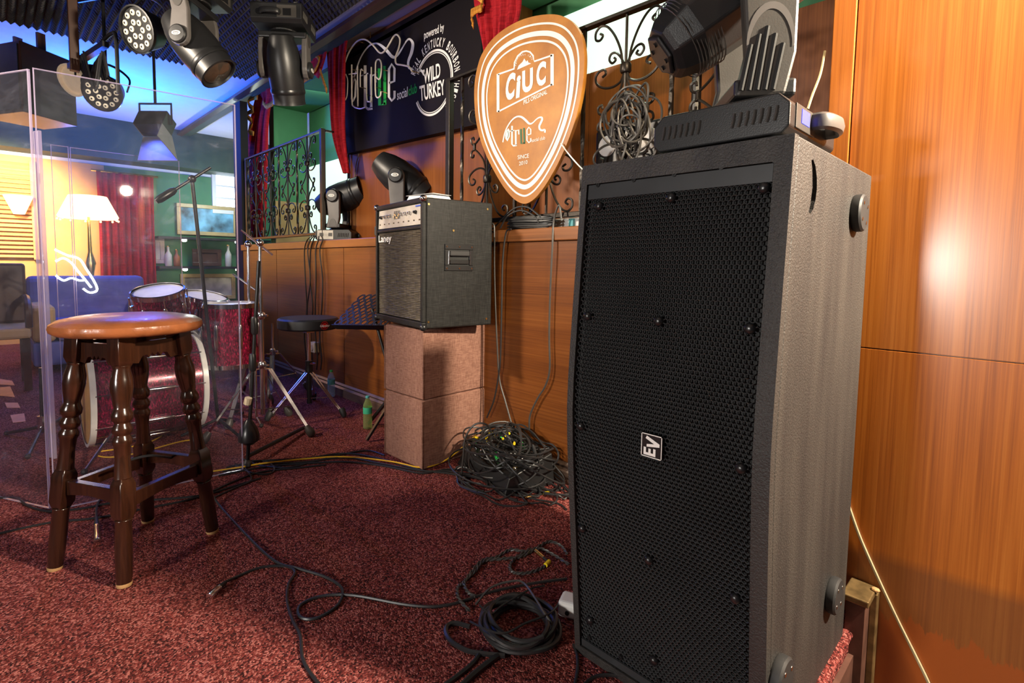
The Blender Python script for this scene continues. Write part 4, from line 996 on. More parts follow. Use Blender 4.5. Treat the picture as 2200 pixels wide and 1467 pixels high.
led_par('round LED spotlight hanging highest beside the foam ceiling', 298, 64, 2.7, 46, toward(0, 0, 0, -.35, -.40), CEIL-.07-c1_[2])
led_par('round LED spotlight seen through the top of the clear screen', 221, 198, 3.1, 38, toward(0, 0, 0, .15, -.55), CEIL-.07-c2_[2])
# par can with frosted lens
c = Dp(158, 172, 3.25); r = 30*3.25/F; ax = nrm(toward(0, 0, 0, -.25, -.6))
t = thing('par_can', 'black par can with frosted amber lens behind the clear screen', 'stage light', c)
ho_ = MB().lathe([(r*.5, -r*2.2), (r*.8, -r*2.0), (r*1.0, -r*1.0), (r*1.05, 0), (r*1.0, r*.05), (r*.98, -r*.1)], 24, (0,0,0), ax).build('housing', 'black_metal', t, smooth=True)
MB().lathe([(r*1.08, -r*.06), (r*1.12, 0), (r*1.12, r*.2), (r*.98, r*.22), (r*.96, -.001)], 24, (0,0,0), ax).build('lens_rim', 'lens_frost', ho_, smooth=True)
MB().lathe([(r*.95, 0), (r*.5, r*.08), (.001, r*.1)], 24, (0,0,0), ax, False).build('lens', 'lens_frost', ho_, smooth=True)
MB().tube(spl([(r*1.1, 0, 0), (r*1.2, 0, r*1.2), (0, 0, r*1.7), (-r*1.2, 0, r*1.2), (-r*1.1, 0, 0)], 5), .006, 6).build('yoke', 'black_metal', t)
MB().cyl((0, 0, r*1.65), (0, 0, CEIL-.07-c[2]), .009, n=8).build('hanger_rod', 'black_metal', t)
# blue flood with barn doors
c = Dp(335, 268, 3.6); t = thing('flood_light', 'blue-lit flood light with open barn doors hanging behind the clear screen', 'stage light', c, math.radians(45))
_tl = lambda q: rotx(math.radians(58)) @ q
MB().bx(-.10, .10, -.06, .06, -.05, .07).xf(_tl).build('housing', 'black_metal', t, bevel=.006)
MB().add([(-.10, -.06, -.05), (.10, -.06, -.05), (.14, -.20, -.13), (-.14, -.20, -.13), (-.10, -.063, -.053), (.10, -.063, -.053), (.14, -.203, -.134), (-.14, -.203, -.134)], [(0,1,2,3), (7,6,5,4), (0,4,5,1), (1,5,6,2), (2,6,7,3), (3,7,4,0)]).xf(_tl).build('barn_door', 'door_grey', t)
MB().add([(.10, -.06, .07), (.10, -.06, -.05), (.14, -.20, -.12), (.13, -.20, .10), (.104, -.06, .07), (.104, -.06, -.05), (.144, -.20, -.12), (.134, -.20, .10)], [(0,1,2,3), (7,6,5,4), (0,4,5,1), (1,5,6,2), (2,6,7,3), (3,7,4,0)]).xf(_tl).build('barn_door', 'door_grey', t)
MB().tube([(-.11, 0, 0), (-.11, 0, .14), (.11, 0, .14), (.11, 0, 0)], .008, 6).build('yoke', 'black_metal', t)
MB().cyl((0, 0, .14), (0, 0, CEIL-.07-c[2]), .009, n=8).build('hanger_rod', 'black_metal', t)
# dark hanging speaker box and steel hangers on the left
q = Dp(68, 200, 3.75); t = thing('hanging_loudspeaker', 'dark brown loudspeaker box hanging from the ceiling at the far left', 'loudspeaker', (q[0], q[1], q[2]), math.radians(28))
MB().prism([(-.24, -.20), (.24, -.20), (.18, .18), (-.18, .18)], lambda u, v, w: (u, v, -.20+w*.46)).build('cabinet', 'frame_dark', t, bevel=.006)
MB().bx(-.22, .22, -.207, -.2005, -.18, .24).build('grille', 'grille_black', t)
for x in (-.12, .12): MB().bar((x, 0, .2605), (x, 0, CEIL-.07-q[2]), .05, .02).build('hanger', 'frame_dark', t)
q = Dp(157, 60, 3.0); t = thing('ceiling_drop_post', 'black square steel drop post hanging under the foam near the left', 'post', (q[0], q[1], CEIL-.07))
MB().bar((0, 0, .0), (0, 0, -.50), .045).build('post', 'frame_dark', t, bevel=.003)
MB().bar((-.22, 0, -.42), (.35, .10, -.42), .03).build('cross_arm', 'black_metal', t)
ar = spl([(.30, .09, -.40), (.42, .12, -.38), (.46, .13, -.42), (.47, .13, -.70)], 5)
MB().tube(ar, .010, 8).build('bent_arm', 'black_metal', t, smooth=True)
for k in range(5):
    MB().tube(spl([(.05*k, .02, -.44), (.06+.07*k, .05, -.55-.03*k), (.18+.05*k, .08, -.47), (.25+.04*k, .1, -.60)], 5), .006, 5).build('loose_cable', 'cable_black', t)
# ------------------------------------------------------------------ clear acrylic drum screen
def sheet(label, a, b_, h, th=.008, z0=.002):
    a = np.append(np.array(a, float)[:2], 0); b_ = np.append(np.array(b_, float)[:2], 0); d = nrm(b_-a); n_ = np.array([-d[1], d[0], 0])
    t = thing('acrylic_screen', label, 'clear screen', a, math.atan2(d[1], d[0]), 'clear acrylic drum screens')
    L = np.linalg.norm(b_-a)
    s = MB().add([(0, 0, z0), (L, 0, z0), (L, 0, h), (0, 0, h)], [(0, 1, 2, 3)]).build('sheet', 'acrylic', t)
    for q in ((-.001, .003, -.004, .004, z0, h), (L-.003, L+.001, -.004, .004, z0, h), (.0032, L-.0032, -.004, .004, h-.003, h), (.0032, L-.0032, -.004, .004, z0, z0+.003)):
        MB().bx(*q).build('polished_edge', 'acrylic_edge', t)
    return t
N0, N1 = Zp(117, 1097), Zp(522, 1010); NL = Zp(0, 1071)
zt = Xp(92, 150, N0[0])[2]
sheet('near clear acrylic screen standing behind the bar stool', N0, N1, zt)
d = nrm(NL-N0); a = N0+d*.022+np.array([-.010, 0, 0]); sheet('clear acrylic screen at the left edge of the picture', a, a+d*.62, zt+.0)
s1 = Zp(112, 982); zt2 = Xp(95, 285, s1[0])[2]
t = thing('screen_hinge_post', 'pale lilac clear plastic hinge post between the screens left of the stool', 'post', s1)
for k in (0, 1): MB().bx(-.012+.030*k, .010+.030*k, -.010+.012*k, .004+.012*k, .001, zt2).build('plastic_strip', 'acrylic_edge', t, bevel=.002)
for z in (.12, .5, .9, 1.3): MB().bx(.0105, .0175, -.003, .006, z, z+.05).build('hinge', 'brass', t)
FX = -4.45
q0, q1 = Xp(150, 316, FX), Xp(385, 370, FX)
sheet('far clear acrylic screen behind the drum kit', (FX, q0[1]), (FX, q1[1]), q0[2])
q2, q3 = Xp(108, 307, FX), Xp(146, 314, FX)
sheet('narrow far clear acrylic screen left of the table lamp', (FX+.01, q2[1]), (FX+.01, q3[1]), q0[2])
# reflection of an unseen neon sign, built as glowing tubes on the far screen
f_ = lambda x, y: Xp(x/2.933, 500+y/2.933, FX+.018)
q = f_(400, 290)
t = thing('neon_guitar', 'glowing white neon guitar outline fixed to the far clear screen', 'neon sign', q)
for pts in ([(345,105),(420,140),(500,165),(545,230),(590,300),(612,350),(600,372),(560,375),(525,352)], [(350,180),(400,160),(450,190),(490,240),(540,300),(575,345)], [(352,270),(400,300),(450,285),(500,300),(535,298)]):
    MB().tube(spl([f_(*p)-q for p in pts], 5), .0055, 8).build('neon_tube', 'neon_white', t, smooth=True)  # glowing tube imitating the reflection, not a neon tube on the screen

# ------------------------------------------------------------------ drum kit
def drum(name, label, loc, r, h, ax, head='drum_head', lugs=8, hoop='chrome', group='red sparkle drums', legs=0, front=None):
    ax = nrm(ax); t = thing(name, label, 'drum', loc, 0, group)
    sh = MB().lathe([(r*.97, 0), (r, .002), (r, h-.002), (r*.97, h)], 40, (0,0,0), ax, False).build('shell', 'drum_sparkle', t, smooth=True)
    for q, mt in ((-.004, front or head), (h+.004, head)): MB().lathe([(r*.99, q-.002), (.001, q)] if q < 0 else [(r*.99, q), (.001, q+.001)], 40, (0,0,0), ax, False).build('drum_head', mt, t, smooth=True)
    for q in (-.012, h-.012): MB().lathe([(r*.985, q), (r*1.045, q), (r*1.05, q+.024), (r*.985, q+.026)], 40, (0,0,0), ax, False).build('hoop', hoop, t, smooth=True)
    x = nrm(np.cross(ax, [.31, .2, .9])); y = np.cross(ax, x)
    for i in range(lugs):
        a = 2*PI*i/lugs+.2; o_ = x*math.cos(a)+y*math.sin(a)
        lu = MB().tube([o_*(r+.012)+ax*.006, o_*(r+.012)+ax*(h-.006)], .0035, 6).build('tension_rod', 'chrome', t)
        MB().lathe([(.008, h*.30), (.012, h*.36), (.012, h*.64), (.008, h*.70)], 10, o_*(r+.008), ax).build('lug', 'chrome', lu, smooth=True)
    for i in range(legs):
        a = 2*PI*i/legs+.5; p = np.array([math.cos(a), math.sin(a), 0])*(r+.016)
        lg = MB().tube([p+[0, 0, h*.6], p+[0, 0, -loc[2]+.06], p*1.2+[0, 0, -loc[2]+.012]], .006, 8).build('leg', 'chrome', t)
        MB().sph(p*1.2+[0, 0, -loc[2]+.012], .012, 8, 6).build('rubber_foot', 'black_rubber', lg)
    return t
BX_ = -3.32; ya, yb_ = Xp(185, 840, BX_)[1], Xp(415, 840, BX_)[1]
kr = .262
bdm = drum('bass_drum', 'large red sparkle bass drum lying on its side behind the bar stool', (BX_, ya, kr+.022), kr, yb_-ya, (0, 1, 0), 'drum_head', 10, 'hoop_white', front='drum_front')
sp_ = np.array([BX_+kr*.8, ya+.10, .14])
for s_ in (-1, 1):
    l_ = MB().cyl((s_*kr*.82, .10, -.13), (s_*(kr+.16), -.06, -kr-.010), .008, n=8).build('spur', 'chrome', bdm)
    MB().sph((s_*(kr+.16), -.06, -kr-.008), .014, 8, 6).build('spur_tip', 'black_rubber', l_)
pt_ = Xp(352, 692, -3.22)
drum('rack_tom', 'tilted red sparkle rack tom mounted over the bass drum', pt_, .118, .17, (.25, -.18, 1), legs=0)
pt2 = Xp(432, 690, -3.45)
drum('rack_tom', 'second red sparkle rack tom beside the blue lit floor tom', pt2, .115, .15, (.25, .12, 1))
# tom holder
t = thing('tom_holder', 'chrome tom holder arms on top of the bass drum', 'drum hardware', (BX_, (ya+yb_)/2, 2*kr+.030))
MB().cyl((0, 0, .0), (0, 0, .20), .014, n=12).build('post', 'chrome', t, smooth=True)
for k, p in enumerate((pt_, pt2)):
    q = np.array(p)-np.array([BX_, (ya+yb_)/2, 2*kr+.030]); MB().tube(spl([(0, 0, .15+.03*k), q*.5+[0, 0, .12], q+[-.0, -.0, -.03]], 5), .010, 8).build('arm', 'chrome', t, smooth=True)
    MB().sph((0, 0, .15+.03*k), .026, 10, 8).build('ratchet', 'chrome', t, smooth=True)
for k in range(3): MB().cyl((.02*k-.05, -.12-.02*k, .02), (.02*k-.10, -.18, .10), .012, n=8).build('clamp', 'chrome', t)
pf_ = Xp(496, 655, -3.25)
drum('floor_tom', 'red sparkle floor tom with blue lit white head', (pf_[0], pf_[1], pf_[2]-.34), .150, .34, (0, 0, 1), legs=3)
# bass drum pedal beater parts and hi-hat pedal near the bass drum
def tripod(label, base, top, name='cymbal_stand', cat='stand', mat='chrome', leg=.30, hz=.42, rad=.013, ang=0, boom=None, group='chrome cymbal stands', feet_mat='grey_plastic', dbl=True):
    t = thing(name, label, cat, base, 0, group)
    tu = MB().cyl((0, 0, .10), (0, 0, top*.62), rad, n=14).build('lower_tube', mat, t, smooth=True)
    MB().cyl((0, 0, top*.62), (0, 0, top), rad*.72, n=12).build('upper_tube', mat, t, smooth=True)
    for z in (hz+.02, top*.62): 
        c_ = MB().lathe([(rad*1.3, z-.02), (rad*1.75, z-.012), (rad*1.75, z+.012), (rad*1.3, z+.02)], 12).build('height_clamp', mat, t, smooth=True)
        MB().tube([(rad*1.6, 0, z), (rad*1.6+.04, .012, z+.006)], .006, 6).build('wing_screw', mat, c_)
    for i in range(3):
        a = ang+2*PI*i/3; o_ = np.array([math.cos(a), math.sin(a), 0]); s_ = np.array([-math.sin(a), math.cos(a), 0])
        knee = o_*.05+np.array([0, 0, hz]); ft_ = o_*leg+np.array([0, 0, .022])
        lg = MB()
        for k in ((-1, 1) if dbl else (0,)): lg.bar(knee+s_*.008*k, ft_+s_*.004*k, .014 if dbl else .02, .004)
        lo_ = lg.build('leg', mat, t)
        MB().bar(o_*.018+np.array([0, 0, hz]), knee, .016, .006).build('knee_link', mat, t)
        MB().bar(o_*.014+np.array([0, 0, .13]), knee*.42+ft_*.58, .013, .004).build('brace', mat, t)
        MB().lathe([(.014, -.020), (.022, -.010), (.024, .012), (.013, .045)], 12, ft_, nrm(knee-ft_)).build('rubber_foot', feet_mat, lo_, smooth=True)
    if boom:
        bp = MB().tube([boom[0], boom[1]], .0055, 8).build('boom_rod', mat, t)
        MB().sph((0, 0, top), rad*1.6, 10, 8).build('tilter', mat, t, smooth=True)
    return t
cb = Zp(566, 927); ztop = Yp(563, 522, cb[1]); k_ = np.linalg.norm((cb-CP)[:2])/np.linalg.norm(_ray(563, 522)[:2]); zt_ = (CP+_ray(563, 522)*k_)[2]
angf = math.atan2(*(Zp(668, 938)-cb)[[1, 0]])
def rel(px, py, base):
    k = np.linalg.norm((base-CP)[:2])/np.linalg.norm(_ray(px, py)[:2]); return CP+_ray(px, py)*k-base
tripod('chrome cymbal stand with double braced legs right of the clear screen', cb, zt_, leg=np.linalg.norm(Zp(668, 938)-cb), hz=.36, ang=angf, boom=(rel(518, 494, cb), rel(586, 548, cb)))
cb2 = Zp(541, 900); zt2_ = rel(546, 525, cb2)[2]
tripod('second chrome cymbal stand partly hidden by the black microphone stand', cb2, zt2_, leg=.21, hz=.34, ang=angf+.6, boom=(rel(500, 588, cb2), rel(548, 622, cb2)))
cb3 = Zp(588, 850)
tripod('low chrome snare stand on the carpet near the panelled ledge', cb3, .52, name='snare_stand', leg=.26, hz=.30, ang=angf+1.1, rad=.011)
for s_ in (0, 1, 2):
    pass
# black straight microphone stand with weighted cone
mb_ = Zp(532, 1003); t = thing('microphone_stand', 'black microphone stand with cone shaped weight beside the clear screen', 'stand', mb_)
tp = rel(556, 560, mb_)
MB().cyl((0, 0, .02), tp, .0085, n=12).build('pole', 'black_metal', t, smooth=True)
MB().lathe([(.012, -.012), (.020, -.004), (.020, .010), (.010, .022)], 12, (0, 0, .0125)).build('ball_foot', 'grey_plastic', t, smooth=True)
MB().lathe([(.022, .11), (.046, .128), (.046, .150), (.038, .180), (.020, .215), (.012, .225)], 20, (.008, .006, 0)).build('cone_weight', 'black_gloss', t, smooth=True)
for z in (.45, .62): MB().lathe([(.012, z), (.016, z+.01), (.016, z+.07), (.012, z+.08)], 12, tuple(tp*(z/tp[2])*np.array([1, 1, 0]))).build('clutch', 'black_plastic', t, smooth=True)
f1 = Zp(655, 925)-mb_; MB().cyl((0, 0, .05), f1+[0, 0, .02], .010, n=8).build('leg', 'black_metal', t)
MB().cyl((.012, 0, .30), (.02, .004, .33), .016, n=10).build('paper_label', 'label_paper', t)
# boom microphone over the kit
m0 = Zp(470, 930); t = thing('boom_microphone_stand', 'boom microphone reaching across the drum kit behind the clear screen', 'stand', m0)
e0, e1 = Xp(335, 433, -3.05)-m0, Xp(452, 360, -3.05)-m0
MB().cyl(e0, e1, .008, n=10).build('boom', 'black_metal', t, smooth=True)
MB().lathe([(.012, 0), (.019, .02), (.019, .09), (.012, .11)], 14, e0, e1-e0).build('microphone', 'black_metal', t, smooth=True)
mid = e0*.35+e1*.65
MB().cyl((0, 0, .05), mid, .009, n=10).build('pole', 'black_metal', t, smooth=True)
MB().sph(mid, .02, 10, 8).build('boom_clutch', 'black_plastic', t, smooth=True)
for i in range(3):
    a = 2*PI*i/3+.3; MB().cyl((0, 0, .08), (.18*math.cos(a), .18*math.sin(a), .012), .008, n=8).build('leg', 'black_metal', t)
# microphone stand far left
m0 = Zp(92, 940); t = thing('microphone_stand', 'black microphone stand with folded legs at the far left floor', 'stand', m0)
MB().cyl((0, 0, .03), rel(88, 790, m0), .010, n=10).build('pole', 'black_metal', t, smooth=True)
for p in ((15, 935), (130, 905), (60, 985)):
    q = Zp(*p)-m0; l_ = MB().cyl((0, 0, .06), q+[0, 0, .012], .009, n=8).build('leg', 'black_metal', t); MB().sph(q+[0, 0, .012], .013, 8, 6).build('rubber_foot', 'black_rubber', l_)
MB().cyl((0, 0, .05), (0, 0, .12), .022, n=12).build('leg_hub', 'chrome', t)

# ------------------------------------------------------------------ small things by the ledge
def bottle(label, px, base, h, mat, cap):
    t = thing('water_bottle', label, 'bottle', base, 0, 'plastic water bottles'); r = h*.135
    b_ = MB().lathe([(r*.7, 0), (r*.98, h*.02), (r, h*.08), (r*.96, h*.14), (r, h*.20), (r*.95, h*.27), (r, h*.34), (r*.93, h*.40), (r, h*.46), (r, h*.66), (r*.92, h*.74), (r*.55, h*.86), (r*.36, h*.92), (r*.36, h*.95)], 24).build('bottle_body', mat, t, smooth=True)
    MB().lathe([(r*1.01, h*.47), (r*1.015, h*.48), (r*1.015, h*.65), (r*1.01, h*.66)], 24, cap=False).build('label_band', 'label_green' if mat != 'bottle_clear' else 'label_teal', b_, smooth=True)
    MB().lathe([(r*.40, h*.935), (r*.44, h*.94), (r*.44, h*.995), (r*.38, h)], 16).build('cap', cap, t, smooth=True)
plain('label_teal', (.10, .42, .45), .4)
w1 = Zp(712, 852); h1_ = rel(709, 795, w1)[2]; bottle('clear plastic water bottle with green cap beside the drum stool', 0, w1, h1_, 'bottle_clear', 'green_sleeve')
w2 = Zp(790, 920); h2_ = rel(791, 850, w2)[2]; bottle('greenish plastic bottle with teal cap in front of the baseboard', 0, w2, h2_, 'bottle_green', 'label_teal')
so = Yp(681, 745, WB-.001); t = thing('wall_socket', 'beige surface mounted wall socket on the panelling behind the drum stool', 'socket', (so[0], WB-.001, so[2]))
MB().bx(-.045, .045, -.042, 0, -.04, .04).build('socket_box', 'beige_box', t, bevel=.005)
MB().lathe([(.026, 0), (.026, .004), (.018, .004), (.018, .001)], 18, (0, -.042, 0), (0, -1, 0)).build('socket_ring', 'beige_box', t, smooth=True)
# music stand
mc = np.array([-2.47, 1.60, 0]); t = thing('music_stand', 'black perforated music stand leaning behind the stacked cubes', 'music stand', mc)
ctr = Yp(783, 665, 1.60)-mc
tu_, tv = np.array([.88, .30, .05]), nrm(np.array([.20, .62, .70])); tu_ = nrm(tu_); Wt, Ht = .40, .25; nn = np.cross(tu_, tv)
pl_ = MB(); nu, nv = 8, 5
for i in range(nu):
    for j in range(nv):
        k = len(pl_.v); c = ctr+tu_*Wt*((i+.5)/nu-.35)+tv*Ht*((j+.5)/nv-.5); vs = []
        hx, hy_ = Wt/nu/2, Ht/nv/2
        for a in np.linspace(0, 2*PI, 9)[:-1]+PI/8:
            ca, sa = math.cos(a), math.sin(a); m = max(abs(ca), abs(sa)); vs.append(c+tu_*hx*ca/m+tv*hy_*sa/m)
        for a in np.linspace(0, 2*PI, 9)[:-1]+PI/8: vs.append(c+tu_*hx*.66*math.cos(a)+tv*hy_*.62*math.sin(a))
        pl_.add(vs, [(q, (q+1) % 8, (q+1) % 8+8, q+8) for q in range(8)])
tr_o = pl_.build('tray', 'black_metal', t, weld=True); s_ = tr_o.modifiers.new('s', 'SOLIDIFY'); s_.thickness = .003
MB().bar(ctr+tu_*Wt*-.35-tv*Ht*.5-nn*.02, ctr+tu_*Wt*.65-tv*Ht*.5-nn*.02, .05, .003, up=tv).build('lip', 'black_metal', tr_o)
cpt = ctr+tu_*Wt*.15
MB().cyl(np.array([.05, .02, .10]), cpt, .009, n=10).build('pole', 'black_metal', t, smooth=True)
fa = Zp(788, 950)-mc; fk = rel(820, 835, mc)
l_ = MB().bar(np.array([.05, .02, .30]), fa+[0, 0, .012], .02, .012).build('leg', 'black_metal', t)
MB().bar(np.array([.05, .02, .30]), np.array([.02, .10, .012]), .02, .012).build('leg', 'black_metal', t)
MB().bar(np.array([.05, .02, .30]), np.array([-.24, -.02, .012]), .02, .012).build('leg', 'black_metal', t)
MB().cyl((.04, .0, .34), (.02, -.03, .345), .014, n=10).build('leg_knob', 'black_plastic', t)
# ------------------------------------------------------------------ lounge beyond the screens
LX = -8.0
struct('wall_lounge_panel', MB().bx(LX+.001, LX+.02, -4.0, 1.05, 0, 2.10), 'orange_wall', label='warm orange lounge wall')
struct('wall_lounge_green', MB().bx(LX+.001, LX+.02, 1.05, 3.49, 0, 2.10), 'green_wall', label='green lounge wall with shelves')
struct('trim_4', MB().bx(LX+.001, LX+.35, -4.0, 3.49, 2.14, CEIL-.001), 'green_dark', label='dark bulkhead above the lounge wall')
# louvred shutter
y0, y1 = Xp(-60, 500, LX)[1], Xp(82, 500, LX)[1]
lv = thing('louvred_shutter', 'orange wooden louvred shutter glowing at the far left wall', 'shutter', (LX+.02, y0, .95))
for yy in (y0, y1-.05): MB().bx(.001, .05, yy-y0, yy-y0+.05, 0, 1.10).build('stile', 'wood_louvre', lv)
nl = 22
for i in range(nl):
    z = .02+1.06*i/nl; MB().add([(.004, .051, z+.036), (.040, .051, z), (.044, .051, z+.006), (.008, .051, z+.042), (.004, y1-y0-.051, z+.036), (.040, y1-y0-.051, z), (.044, y1-y0-.051, z+.006), (.008, y1-y0-.051, z+.042)], [(0,1,2,3), (7,6,5,4), (0,4,5,1), (1,5,6,2), (2,6,7,3), (3,7,4,0)]).build('slat', 'wood_louvre', lv)
def drape_x(label, ya, yb, z0, z1, X, folds, amp):
    t = thing('curtain', label, 'curtain', (X, ya, z0), 0, 'lounge drapes'); nu = folds*8; nv = 10; vs = []
    for j in range(nv+1):
        for i in range(nu+1):
            u, v = i/nu, j/nv; vs.append((amp*math.sin(2*PI*folds*u)*(1-.4*v)+amp*.5*math.sin(2*PI*folds*.37*u+1), (yb-ya)*(u+.03*math.sin(v*3)*(.5-u)), (z1-z0)*v))
    o = MB().add(vs, [(j*(nu+1)+i, j*(nu+1)+i+1, (j+1)*(nu+1)+i+1, (j+1)*(nu+1)+i) for j in range(nv) for i in range(nu)]).build('drape', 'velvet_red', t, smooth=True)
    o.modifiers.new('s', 'SOLIDIFY').thickness = .006
    MB().cyl((0, -.05, z1-z0+.01), (0, yb-ya+.05, z1-z0+.01), .015, n=8).build('curtain_rod', 'brass', t)
drape_x('dark red lounge drape seen through the clear screen', Xp(208, 400, LX+.15)[1], Xp(330, 400, LX+.15)[1], .55, 2.0, LX+.15, 8, .035)
# table lamp
lp = Xp(190, 460, -7.2); t = thing('table_lamp', 'glowing table lamp with fringed orange shade in the lounge', 'lamp', (lp[0], lp[1], .62))
MB().lathe([(.10, 0), (.10, .02), (.02, .05), (.03, .2), (.05, .3), (.02, .42), (.012, .80)], 18).build('lamp_base', 'brass', t, smooth=True)
MB().lathe([(.26, .78), (.27, .80), (.17, 1.02)], 24, cap=False).build('lamp_shade', 'lamp_shade', t, smooth=True)
for i in range(12): MB().sph((.265*math.cos(i*PI/6), .265*math.sin(i*PI/6), .765), .012, 6, 5).build('fringe_bead', 'lamp_shade', t)
tb = thing('side_table', 'small dark side table under the lounge lamp', 'table', (lp[0], lp[1], 0))
MB().lathe([(.22, .59), (.23, .60), (.23, .618)], 24).build('table_top', 'frame_dark', tb); MB().cyl((0, 0, .02), (0, 0, .589), .03, n=10).build('pedestal', 'frame_dark', tb); MB().lathe([(.16, 0), (.14, .019)], 20).build('foot', 'frame_dark', tb)
# sconce
lp = Xp(40, 440, LX+.12); t = thing('wall_lamp', 'bright wall lamp glowing against the louvred shutter', 'lamp', (lp[0], lp[1], lp[2]))
MB().lathe([(.05, -.10), (.13, .10)], 18, cap=False).build('shade', 'lamp_shade', t, smooth=True); MB().cyl((-.07, 0, 0), (.0, 0, 0), .012, n=8).build('bracket', 'brass', t); MB().sph((0, 0, 0), .045, 10, 8).build('bulb', 'shelf_led', t)
# sofas
def sofa(label, x, ya, yb, seat, back, mat, arm, dp=.8, cat='sofa', name='sofa'):
    t = thing(name, label, cat, (x, ya, 0)); L = yb-ya
    MB().bx(-dp, 0, 0, L, .06, seat-.14).build('base', mat, t, bevel=.02)
    MB().bx(-dp, -dp+.22, .0, L, seat-.139, back).build('backrest', mat, t, bevel=.05, seg=3)
    k = max(1, round(L/.65))
    for i in range(k): MB().bx(-dp+.22, .0, L*i/k+.16*(i == 0)+.004, L*(i+1)/k-.16*(i == k-1)-.004, seat-.138, seat+.02).build('seat_cushion', mat, t, bevel=.03, seg=3)
    for y in (0, L-.155): MB().bx(-dp+.221, .02, y, y+.155, seat-.138, seat+.17).build('armrest', arm, t, bevel=.04, seg=3)
    for y in (.06, L-.06):
        for xx in (-.06, -dp+.06): MB().cyl((xx, y, 0), (xx, y, .0595), .025, n=8).build('foot', 'frame_dark', t)
sofa('blue upholstered sofa in the lounge behind the clear screens', -5.75, Xp(62, 620, -5.9)[1], Xp(332, 620, -5.9)[1], .40, .80, 'blue_sofa', 'tan_sofa')
sofa('cream upholstered bench behind the floor tom', -5.05, Xp(372, 690, -5.2)[1], Xp(516, 690, -5.2)[1], .34, .60, 'cream_fabric', 'cream_fabric', .55, 'bench', 'bench')
pc = Xp(478, 700, -5.0); t = thing('cushion', 'cream scatter cushion propped on the lounge bench', 'cushion', (-5.235, pc[1], .505), 0, None, (0, math.radians(-14), .1))
MB().bx(-.06, .06, -.19, .19, -.13, .13).build('cushion_body', 'cream_fabric', t, sub=2)
ac = Zp(8, 850); t = thing('armchair', 'dark wooden armchair at the far left of the lounge', 'chair', (-5.3, -.05, 0))
MB().bx(-.25, .25, -.25, .25, .38, .46).build('seat', 'tan_sofa', t, bevel=.02); MB().bx(-.25, -.19, -.25, .25, .4605, .92).build('backrest', 'frame_dark', t, bevel=.02)
for x in (-.22, .22):
    for y in (-.22, .22): MB().bar((x, y, 0), (x, y, .379), .045).build('leg', 'frame_dark', t)
for y in (-.24, .24): MB().tube(spl([(-.2, y, .66), (.1, y, .66), (.24, y, .60), (.23, y, .461)], 5), .022, 8).build('armrest', 'frame_dark', t, smooth=True)
for i, q in enumerate(([(0,814),(26,818),(32,828),(0,826)], [(0,832),(22,830),(32,853),(0,850)], [(10,865),(38,865),(44,876),(15,876)], [(22,892),(52,888),(55,905),(28,908)])):  # patches of reflected light on the carpet, built as flat coloured quads
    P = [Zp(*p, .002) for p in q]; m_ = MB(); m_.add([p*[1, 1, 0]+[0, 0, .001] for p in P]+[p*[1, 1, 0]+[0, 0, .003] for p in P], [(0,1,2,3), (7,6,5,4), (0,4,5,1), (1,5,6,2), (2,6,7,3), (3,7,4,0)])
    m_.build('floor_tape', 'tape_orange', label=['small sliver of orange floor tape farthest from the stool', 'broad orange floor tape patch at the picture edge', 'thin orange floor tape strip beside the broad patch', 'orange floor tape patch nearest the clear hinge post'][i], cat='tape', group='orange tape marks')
# shelves on the green wall
SXW = LX+.021
ys, ye = Xp(330, 520, LX)[1], Xp(512, 520, LX)[1]+.35
shz = [Xp(430, 512, LX)[2], Xp(430, 572, LX)[2]]
for i, z in enumerate(shz):
    t = thing('wall_shelf', ['upper black wall shelf with small spotlights on the green wall', 'lower black wall shelf with small spotlights on the green wall'][i], 'shelf', (SXW, ys, z), 0, 'lounge wall shelves')
    MB().bx(0, .26, 0, ye-ys, -.03, 0).build('board', 'shelf_black', t)
    for y in (.30, .95): MB().lathe([(.03, 0), (.03, .02), (.012, .03)], 12, (.2, y, -.031), (0, 0, -1)).build('spotlight', 'shelf_led', t)
def frame(label, px0, py0, px1, py1, fm_, art='picture_art', X=None, lean=.04):
    X = X or SXW+.012; a = Xp(px0, py1, X); b_ = Xp(px1, py0, X); w_, h_ = b_[1]-a[1], b_[2]-a[2]
    t = thing('picture_frame', label, 'picture', (X, a[1], a[2]), 0, 'framed pictures on the green wall')
    for q in ((0, w_, 0, .05), (0, w_, h_-.05, h_), (0, .05, .0505, h_-.0505), (w_-.05, w_, .0505, h_-.0505)): MB().bx(0, .03, *q).build('frame_bar', fm_, t, bevel=.004)
    MB().bx(.002, .012, .051, w_-.051, .051, h_-.051).build('print', art, t)
plain('art_blue', (.12, .30, .42), .5, vscale=5, var=.95); plain('art_cream', (.62, .58, .46), .5, vscale=6, var=.5)
frame('wide gold framed bright picture above the upper lounge shelf', 380, 446, 508, 503, 'frame_gold', 'art_blue')
frame('dark brown framed picture standing between the lounge shelves', 413, 536, 474, 571, 'frame_dark', 'frame_dark', LX+.10)
frame('gold framed cream picture below the lower lounge shelf', 388, 588, 504, 645, 'frame_gold', 'art_cream')
frame('tall pale framed picture leaning beside the red drape', 334, 512, 352, 566, 'cream_fabric', 'picture_art', LX+.05)
